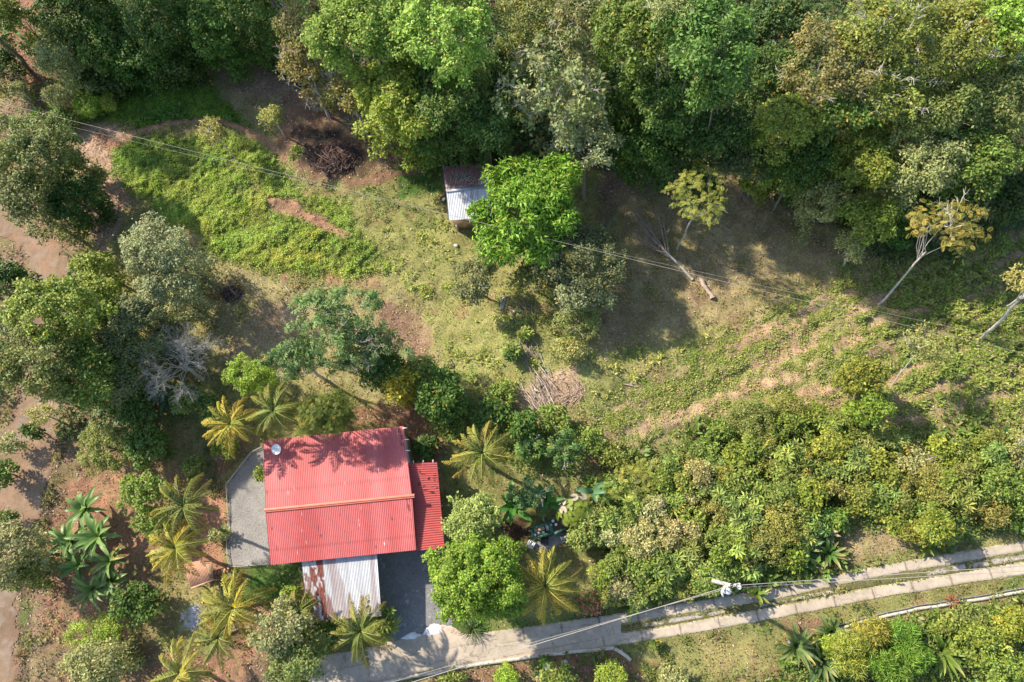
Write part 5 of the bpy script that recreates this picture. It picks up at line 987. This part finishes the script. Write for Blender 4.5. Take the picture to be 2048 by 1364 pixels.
# ------------------------------------------------------------------ brush heaps, logs, planks
def heap(name, px, py, rpx, n, L, rad, hh, m, label, cat, seed, dirv=None, spread=1.0, mats=None, rpy=None):
    r = RS(seed); c = G(px, py); R_ = rpx*mpp(px, py); Ry = (rpy or rpx)*mpp(px, py); o = empty(name, c, label, cat); 
    for part, mm, k in (mats or [('stick', m, n)]):
        mb = MB()
        for i in range(k):
            a = r.rand()*6.28; q = math.sqrt(r.rand()); x, y = math.cos(a)*q*R_, math.sin(a)*q*Ry; z = hh*(1-q*q)*r.rand()+.04
            d = np.array([math.cos(a+1.57+r.normal()*.7), math.sin(a+1.57+r.normal()*.7), r.normal()*.18]) if dirv is None else nrm(np.array(dirv)+r.normal(size=3)*[.35*spread, .35*spread, .12])
            l = L*(.4+.9*r.rand()); p0 = np.array([x, y, z])-d*l/2; mid = np.array([x, y, z])+r.normal(size=3)*l*.08; p1 = p0+d*l; p0[2] = max(.02, p0[2]); p1[2] = max(.02, p1[2]); ra = rad*(.5+.9*r.rand()); mb.tube([p0, mid, p1], [ra, ra*.85, ra*.5], 5, cap=True)
        mb.build(part, mm, o)
    return o
M_CHAR = simple('charred_wood', (.035,.03,.03), .9, var=.4); M_BRN = simple('brown_twigs', (.16,.095,.075), .9, var=.45, scale=3)
heap('brush_heap', 672, 318, 46, 0, 1.2, .028, .9, M_BRN, 'large half burnt heap of brown brush in the bare brown clearing', 'brush heap', 1, mats=[('twigs', M_BRN, 620), ('charred_twigs', M_CHAR, 320), ('pale_twigs', M_DEAD, 45)], rpy=34)
heap('charred_twigs', 640, 270, 26, 0, .5, .022, .12, M_CHAR, 'scatter of charred twigs just above the big brush heap', 'burnt twigs', 9, mats=[('twigs', M_CHAR, 90)], rpy=8)
heap('stick_pile', 637, 212, 13, 0, .9, .036, .35, M_PALE, 'neat pile of pale grey sticks beside the lime tree', 'stick pile', 2, dirv=(.75, .6, 0), mats=[('sticks', M_PALE, 55), ('dark_sticks', M_BARK, 14)])
heap('twig_heap', 464, 588, 22, 0, 1.1, .022, .45, M_BRN, 'small burnt twig heap on the dry grass left of centre', 'twig heap', 3, mats=[('twigs', M_DEAD, 60), ('dark_twigs', M_BRN, 90), ('charred_twigs', M_CHAR, 60)], rpy=15)
heap('branch_pile', 1075, 770, 26, 0, 2.0, .032, .4, M_PALE, 'pile of cut pale branches and poles in the middle of the clearing', 'branch pile', 4, dirv=(-.45, .85, 0), mats=[('poles', M_PALE, 26), ('thin_branches', M_DEAD, 40)], rpy=62, spread=.6)
heap('branch_pile', 1052, 690, 22, 0, 1.7, .020, .4, M_PALE, 'upper fan of thin branches of the cut branch pile', 'branch pile', 5, dirv=(-.2, .95, 0), mats=[('thin_branches', M_DEAD, 44)], rpy=40, spread=1.1)
heap('branch_pile', 1125, 775, 44, 0, 1.0, .018, .2, M_DEAD, 'flat litter of thin pale twigs on the straw patch', 'twigs', 6, mats=[('twigs', simple('straw_twigs', (.52,.38,.28), .9, var=.3), 230)], rpy=32)
heap('branch_pile', 1048, 625, 30, 0, 2.1, .02, .3, M_DEAD, 'loose thin poles lying under the dusky tree beside the planks', 'poles', 7, dirv=(.1, .95, 0), mats=[('thin_branches', M_DEAD, 16)], rpy=22, spread=1.2)
heap('branch_pile', 1215, 440, 22, 0, 2.6, .035, .3, M_BARK, 'brown fallen branches in the shade right of the glossy tree', 'fallen branches', 8, dirv=(.35, .85, 0), mats=[('branches', M_BARK, 22)], rpy=36, spread=.7)
heap('branch_pile', 1060, 1030, 1, 0, .3, .01, .1, M_DEAD, 'tiny twig by the green table', 'twig', 8, mats=[('twigs', M_DEAD, 1)]).name = 'twig'
def log(name, a, b, r0, r1, label, m=M_DEAD, cat='log', z=0):
    p, q = G(*a), G(*b); o_ = p.copy(); q = q-p; n = 7; t = np.linspace(0, 1, n)[:, None]; r = RS(int(a[0])); pts = q*t+r.normal(size=(n, 3))*[.04, .04, .015]*np.linalg.norm(q)*.4; pts[:, 2] += r0*.8+z; mb = MB(); mb.tube(pts, np.linspace(r0, r1, n)*(1+.12*r.normal(size=n)), 8)
    th = np.arange(8)*2*PI/8; o = mb.build(name, m, loc=tuple(o_)); return tag(o, label, cat, None)
log('log', (1400,556), (1425,597), .13, .20, 'thick weathered log lying in the shaded clearing')
log('log', (1375,525), (1400,556), .05, .09, 'thin brown bough leading up from the thick weathered log', M_BARK)
log('log', (1250,945), (1268,933), .10, .10, 'short pale plank-like log on the shrubs right of centre', M_PALE)
log('log', (1246,768), (1274,774), .06, .05, 'short straight branch on the grass below the shaded slope')
log('log', (570,572), (580,584), .07, .06, 'short stub of wood on the dry grass right of the twig heap')
log('log', (900,720), (908,732), .09, .08, 'grey stub of wood on the grass above the garden shrubs', M_BARK)
log('log', (1165,705), (1160,720), .04, .03, 'small crooked stick on the hump beside the branch pile', M_PALE)
log('log', (1110,855), (1128,858), .10, .12, 'pale split log between the shrubs right of the lone palm', M_PALE)
log('log', (182,1285), (240,1298), .05, .02, 'thin pale fallen branch near the bottom left corner', M_PALE)
def plank(a, b, wd, label):
    p, q = G(*a), G(*b); m = MB(); m.bar([0, 0, .10], q-p+[0, 0, .06], wd, .05); o = m.build('plank', M_PALE if a[0] < 1020 else M_DEAD, loc=tuple(p)); tag(o, label, 'plank')
plank((1009,594), (1003,618), .32, 'wide pale plank lying below the small dusky tree'); plank((1042,608), (1022,632), .20, 'brown plank lying right of the wide pale plank'); plank((1236,960), (1266,935), .22, 'grey beam lying on the shrubs right of the red leaf patch')
def boulder(px, py, rr, label): 
    p = G(px, py); r = RS(px); m = MB(); v = []; f = []; n1, n2 = 6, 9
    for i in range(n1+1):
        for j in range(n2): a = PI*i/n1; b = 2*PI*j/n2; k = rr*(.8+.35*r.rand() if 0 < i < n1 else .8); v.append([math.sin(a)*math.cos(b)*k*1.2, math.sin(a)*math.sin(b)*k, math.cos(a)*k*.6+rr*.25])
    f = [[i*n2+j, (i+1)*n2+j, (i+1)*n2+(j+1) % n2, i*n2+(j+1) % n2] for i in range(n1) for j in range(n2)]; m.add(v, f); tag(m.build('stone', M_CONCP, loc=tuple(p), smooth=True), label, 'stone')
boulder(1244,952,.20,'pale stone below the grey beam among the shrubs'); boulder(1095,1330,.28,'rounded stone below the whitewashed kerb'); boulder(912,492,.18,'grey stone on the grass below the old shed'); boulder(45,22,.3,'grey stone on the red bank in the top left corner'); boulder(1130,1325,.18,'smaller stone below the whitewashed kerb')
# fallen dead tree in the shaded clearing
r = RS(4); b = G(1385,560); o = empty('fallen_tree', b, 'fallen dead grey tree with spreading branches in the shaded clearing', 'fallen tree'); m = MB(); e = G(1330,510)-b+[0, 0, .6]; m.tube([[0, 0, .1], e*.5+[0, 0, .1], e], [.12, .10, .07], 7); m.build('trunk', M_PALE, o); m = MB()
for (a, c_) in [((1258,415),3),((1275,440),3),((1310,425),3),((1290,480),3),((1262,470),2),((1262,432),3),((1295,452),3),((1285,462),3),((1300,500),3),((1325,450),3)]:
    g = G(*a)-b+[0, 0, .5]; st = e*(.7+.3*r.rand()); q = st+(g-st)*.5; m.tube([st, q+r.normal(size=3)*.1, g], [.055, .04, .02], 5, cap=False); twigs(m, q, g-q, .9, .022, r, c_, .5, 3); twigs(m, st+(g-st)*.3, g-q, .8, .018, r, 2, .6, 3)
m.build('branch', M_DEAD, o)
# ------------------------------------------------------------------ shrubs
def SH(px, py, rx, h, s, label, ry=None, **k): return tree('shrub', px, py, rx, ry or rx, h, s, label, 'shrub', k.pop('group', 'garden shrubs'), skirt=k.pop('skirt', .35), **k)
SH(213,895,66,2.4,'airy','airy yellow-green rounded shrub beside the dirt road',60,dens=1.3); SH(290,893,45,2.6,'deep','dark green shrub right of the airy yellow-green one',42); SH(265,815,42,2.8,'deep','dark shrub in the shade of the yellow-olive trees',40)
SH(286,985,50,2.8,'shrub','large light green shrub left of the grey-green palm',45); SH(300,1045,36,2.0,'shrub','lower lobe shrub under the grey-green palm',38); SH(386,937,25,1.1,'shrub','small round shrub between the two palm groups',20)
SH(272,1210,43,1.9,'deep','round dark green shrub below the banana clump',44); SH(368,800,26,2.2,'cassava','pale whorled shrub right of the shaded banana plant',28); SH(415,820,28,2.2,'deep','dark green shrub left of the golden palm above the roof',26)
SH(450,895,24,1.4,'yellow','yellowish shrub at the foot of the golden palm above the roof',18); SH(519,945,13,.9,'shrub','small potted looking shrub against the red roof on the gravel',13); SH(440,1068,22,.5,'grey','grey-leaved ring of succulents beside the gravel edging',15)
SH(185,1265,55,1.6,'lacy','lacy yellow-green shrub above the bottom left corner',28); SH(620,1140,18,1.0,'dark','small dark shrub at the upper left corner of the carport',16); SH(765,1245,26,1.6,'cassava','broad-leaved shrub at the lower right corner of the carport',26)
SH(700,1235,22,1.0,'deep','dark shrub below the carport roof',16); SH(640,1270,32,1.6,'deep','dark shrub above the start of the concrete road',24); SH(575,1190,20,1.3,'lacy','bright tuft of a shrub left of the carport',18)
SH(1045,985,38,2.6,'palmate','papaya-like bluish shrub with star leaves above the oval banana',32,name='papaya_plant'); SH(1172,1210,24,.8,'shrub','low shrub with coral pink flowers beside the golden palm',18)
SH(850,895,26,.8,'deep','low dark shrub in the corner between red roof and annex',24); SH(900,855,34,1.2,'shrub','shrub above the lone palm right of the red roof',24)
SH(1025,705,12,.7,'cassava','tuft of broad bright leaves on the branch pile',12); SH(1050,668,8,.5,'cassava','tiny bright leafed sprout at the top of the branch pile',7)
SH(1150,640,50,1.3,'pale','pale green shrub on the hump beside the branch pile',42); SH(1130,700,34,.9,'pale','low shrub on the hump below the pale green shrub',28)
SH(120,190,32,1.8,'pale','pale lacy shrub beside the upper power line at left',24); SH(182,212,30,1.0,'lacy','bright shrub left of the mown upper lawn',32); SH(218,205,16,.8,'lacy','narrow bright shrub beside the mown upper lawn',26); SH(128,240,28,1.0,'mid','green shrub above the leaf litter at left',20)
SH(10,130,28,2.0,'dark','dark shrub at the left edge below the red bank',34); SH(40,180,26,1.8,'pale','small white twigged shrub left of the pale lacy one',20); SH(15,170,24,1.6,'rust','brownish shrub at the left edge above the large olive tree',20)
SH(420,250,10,.8,'mid','small green tuft on the trodden path',8); SH(1310,1290,10,.5,'mid','tiny tuft in the grass below the track',8); SH(1000,790,34,1.0,'shrub','shrub left of the branch pile foot',24)
SH(1050,850,40,1.5,'deep','dark green shrub above right of the lone palm',28); SH(980,830,40,1.6,'deep','dark green shrub left of the palmate thicket',30); SH(1110,835,40,1.3,'shrub','mid green shrub below the straw patch',26); SH(1120,895,45,1.5,'palmate','bluish whorled shrub in the thicket below the straw patch',34); SH(1060,900,32,1.4,'palmate','bluish whorled shrub right of the lone palm',28); SH(1180,875,34,1.1,'shrub','grassy looking shrub at the foot of the cleared slope',32); SH(1225,910,30,1.0,'shrub','shrub at the lower corner of the cleared slope',30)
SH(20,885,18,1.5,'grey','small grey shrub beside the dirt road at the left edge',22); SH(85,830,32,2.4,'pale','pale shrub leaning over the dirt road',22); SH(60,860,18,1.8,'deep','dark shrub on the left verge of the dirt road',16)
SH(1870,1060,40,2.3,'yellow','shrub sprinkled with small white blossoms above the end of the track',34); SH(1700,1305,34,1.8,'amber_puff','amber puffy-needled shrub at lower right',40); SH(1745,1262,28,1.4,'amber_puff','amber and green puffy shrub below the thin kerb',26); SH(1670,1292,26,1.3,'lacy','fresh green lacy shrub between the bird-of-paradise clumps',22)
SH(1775,1335,44,1.7,'pine_puff','bright green puffy-needled shrub at the bottom edge',34); SH(1830,1310,34,1.5,'pine_puff','second bright green puffy shrub beside the sword-leaved clump',30); SH(1805,1270,32,1.2,'pine_puff','bluish green puffy shrub below the thin kerb',24)
SH(1960,1290,50,1.4,'shrub','wide pale shrub at the lower right',42); SH(2030,1250,44,1.3,'yellow','yellow-green shrub at the right edge below the kerb',34); SH(1900,1250,40,1.0,'shrub','low shrub below the red bromeliad',26); SH(2010,1340,50,1.6,'shrub','shrub in the bottom right corner',34)
SH(225,165,40,2.0,'dark','low dark shrub under the upper left trees above the green lawn',20); SH(300,158,34,1.8,'deep','leafy low shrub hanging at the top rim of the green lawn',18); SH(375,138,36,2.2,'dark','dark shrub at the right end of the tree row above the lawn',24); SH(150,130,38,2.4,'deep','dark shrub below the trees right of the red bank',30); SH(455,85,34,2.2,'dark','dark shrub above the pinkish leaf litter',24)
SH(1010,1352,30,1.2,'lacy','light green shrub at the bottom edge below the whitewashed kerb, left one',18); SH(1120,1352,40,1.2,'shrub','shrub at the bottom edge below the whitewashed kerb, middle one',20); SH(1225,1348,36,1.2,'lacy','light green shrub at the bottom edge near the slanting kerb end',22); SH(1345,1352,34,1.0,'grey','twiggy grey shrub at the bottom edge in the grass',18); SH(900,1360,26,1.0,'shrub','low shrub at the bottom edge below the road',14)
SH(2,945,22,1.6,'mid','shrub at the left edge beside the widest part of the dirt road',30); SH(8,1040,20,1.2,'olive','low shrub at the left edge above the grey tree',22)
# the shrub mass on the bank above the road: every shrub placed and described by itself
LM = [('utility pole',1450,1178),('grass gap by the track',1760,1090),('red leaf patch',1190,925),('green work tables',1095,1055),('right-edge rosette plant',2008,890),('columnar yellow-green tree',1735,760),('fan palm',1150,1015)]
ADJ = {'shrub':'mid green','yellow':'yellow-green','cassava':'whorled pale','bloom':'white-flowering','feather':'feathery','airy':'airy olive','deep':'dark green','lump':'lumpy','palmate':'star-leaved bluish','lacy':'lacy','pale':'pale'}
poly = [(1190,975),(1215,945),(1300,930),(1390,890),(1440,840),(1495,800),(1600,795),(1660,830),(1740,865),(1850,880),(2048,855),(2090,855),(2090,1020),(2000,1045),(1900,1085),(1820,1075),(1760,1040),(1690,1040),(1650,1080),(1570,1130),(1480,1160),(1390,1190),(1300,1210),(1220,1215),(1165,1185),(1195,1090),(1160,1060)]
r = RS(77); pts = []; tries = 0; pa = poly
while len(pts) < 110 and tries < 9000:
    tries += 1; x, y = r.uniform(1150, 2090), r.uniform(790, 1215)
    if polysd(np.array([x]), np.array([y]), pa)[0] < 12: continue
    R_ = r.uniform(20, 54)
    if all(math.hypot(x-a, y-b) > (R_+c)*.60 for a, b, c in pts): pts.append((x, y, R_))
def zone(x, y, r):
    if x < 1330 and y > 1040: w_ = dict(bloom=5, shrub=2, lump=1)
    elif x < 1420: w_ = dict(bloom=1.5, shrub=4, cassava=2, lump=1, airy=1, feather=1)
    elif x < 1620: w_ = dict(cassava=4, shrub=3, feather=2.5, yellow=1, airy=1.5, deep=.4)
    elif x < 1800: w_ = dict(shrub=3, cassava=2, yellow=2, airy=2, pale=1)
    else: w_ = dict(airy=2.5, shrub=3, yellow=1.8, deep=.9, pale=1.5, cassava=.7)
    k = list(w_); v = np.array([w_[i] for i in k]); return k[r.choice(len(k), p=v/v.sum())]
info = []
for x, y, R_ in pts:
    s_ = zone(x, y, r); l = min(LM, key=lambda q: math.hypot(q[1]-x, q[2]-y)); dx, dy = x-l[1], y-l[2]
    d = ('right of' if dx > 0 else 'left of') if abs(dx) > 1.6*abs(dy) else ('above' if dy < 0 else 'below') if abs(dy) > 1.6*abs(dx) else ('upper ' if dy < 0 else 'lower ')+('right of' if dx > 0 else 'left of')
    info.append([x, y, R_, s_, l[0], d, math.hypot(dx, dy)])
ORD = ['nearest','second nearest','third nearest','fourth nearest','fifth nearest','sixth nearest','seventh nearest','eighth nearest']
for i in info:
    same = sorted([j for j in info if j[3:6] == i[3:6]], key=lambda j: j[6]); k = same.index(i); d = i[5]
    lb = f"{ADJ[i[3]]} shrub "+(f"{ORD[k]} " if len(same) > 1 else "")+f"{d} the {i[4]}"
    x, y, R_ = i[:3]; edge = min(1, max(.3, polysd(np.array([x]), np.array([y]), pa)[0]/60)); SH(x, y, R_, .8+1.0*edge*r.uniform(.5, 1.3), i[3], lb, R_*r.uniform(.8, 1.05), group='shrubs massed on the bank above the road', dens=.95)
SH(1420,1160,34,3.0,'shrub','tall shrub hiding the foot of the utility pole',26)
# flowers and single tall plants
r = RS(5); m = MB(); c = P(1172,1210,.9); C = c+r.normal(size=(150, 3))*[.42, .34, .12]+[0, 0, .15]; n = 150*6; idx = np.repeat(np.arange(150), 6); leafs(m, C[idx]+r.normal(size=(n, 3))*.05, rdir(r, n), rdir(r, n)*.5+[0, 0, 1], .08, .07, np.tile(A_(.75,.25,.20), (n, 1))*(.8+.4*r.rand(n))[:, None])
for ob in bpy.data.objects:
    if ob.get('label') == 'low shrub with coral pink flowers beside the golden palm': m.v = [m.v[0]-np.array(ob.location)]; m.build('flowers', M_LEAF, ob)
# tall trees just beyond the upper left of the frame, whose shade reaches into the clearing
for k, (x, y, hh, rr) in enumerate([(-150,-60,12,95),(60,-150,13,100),(250,-160,14,100),(450,-170,15,100)]):
    T(x, y, rr, hh, 'deep', ['dark tree beyond the left end of the top edge','dark tree beyond the top edge above the red bank','dark tree beyond the top edge above the upper lawn','dark tree beyond the top edge left of the lime canopy'][k], dens=.6)
print('objects', len(bpy.data.objects))
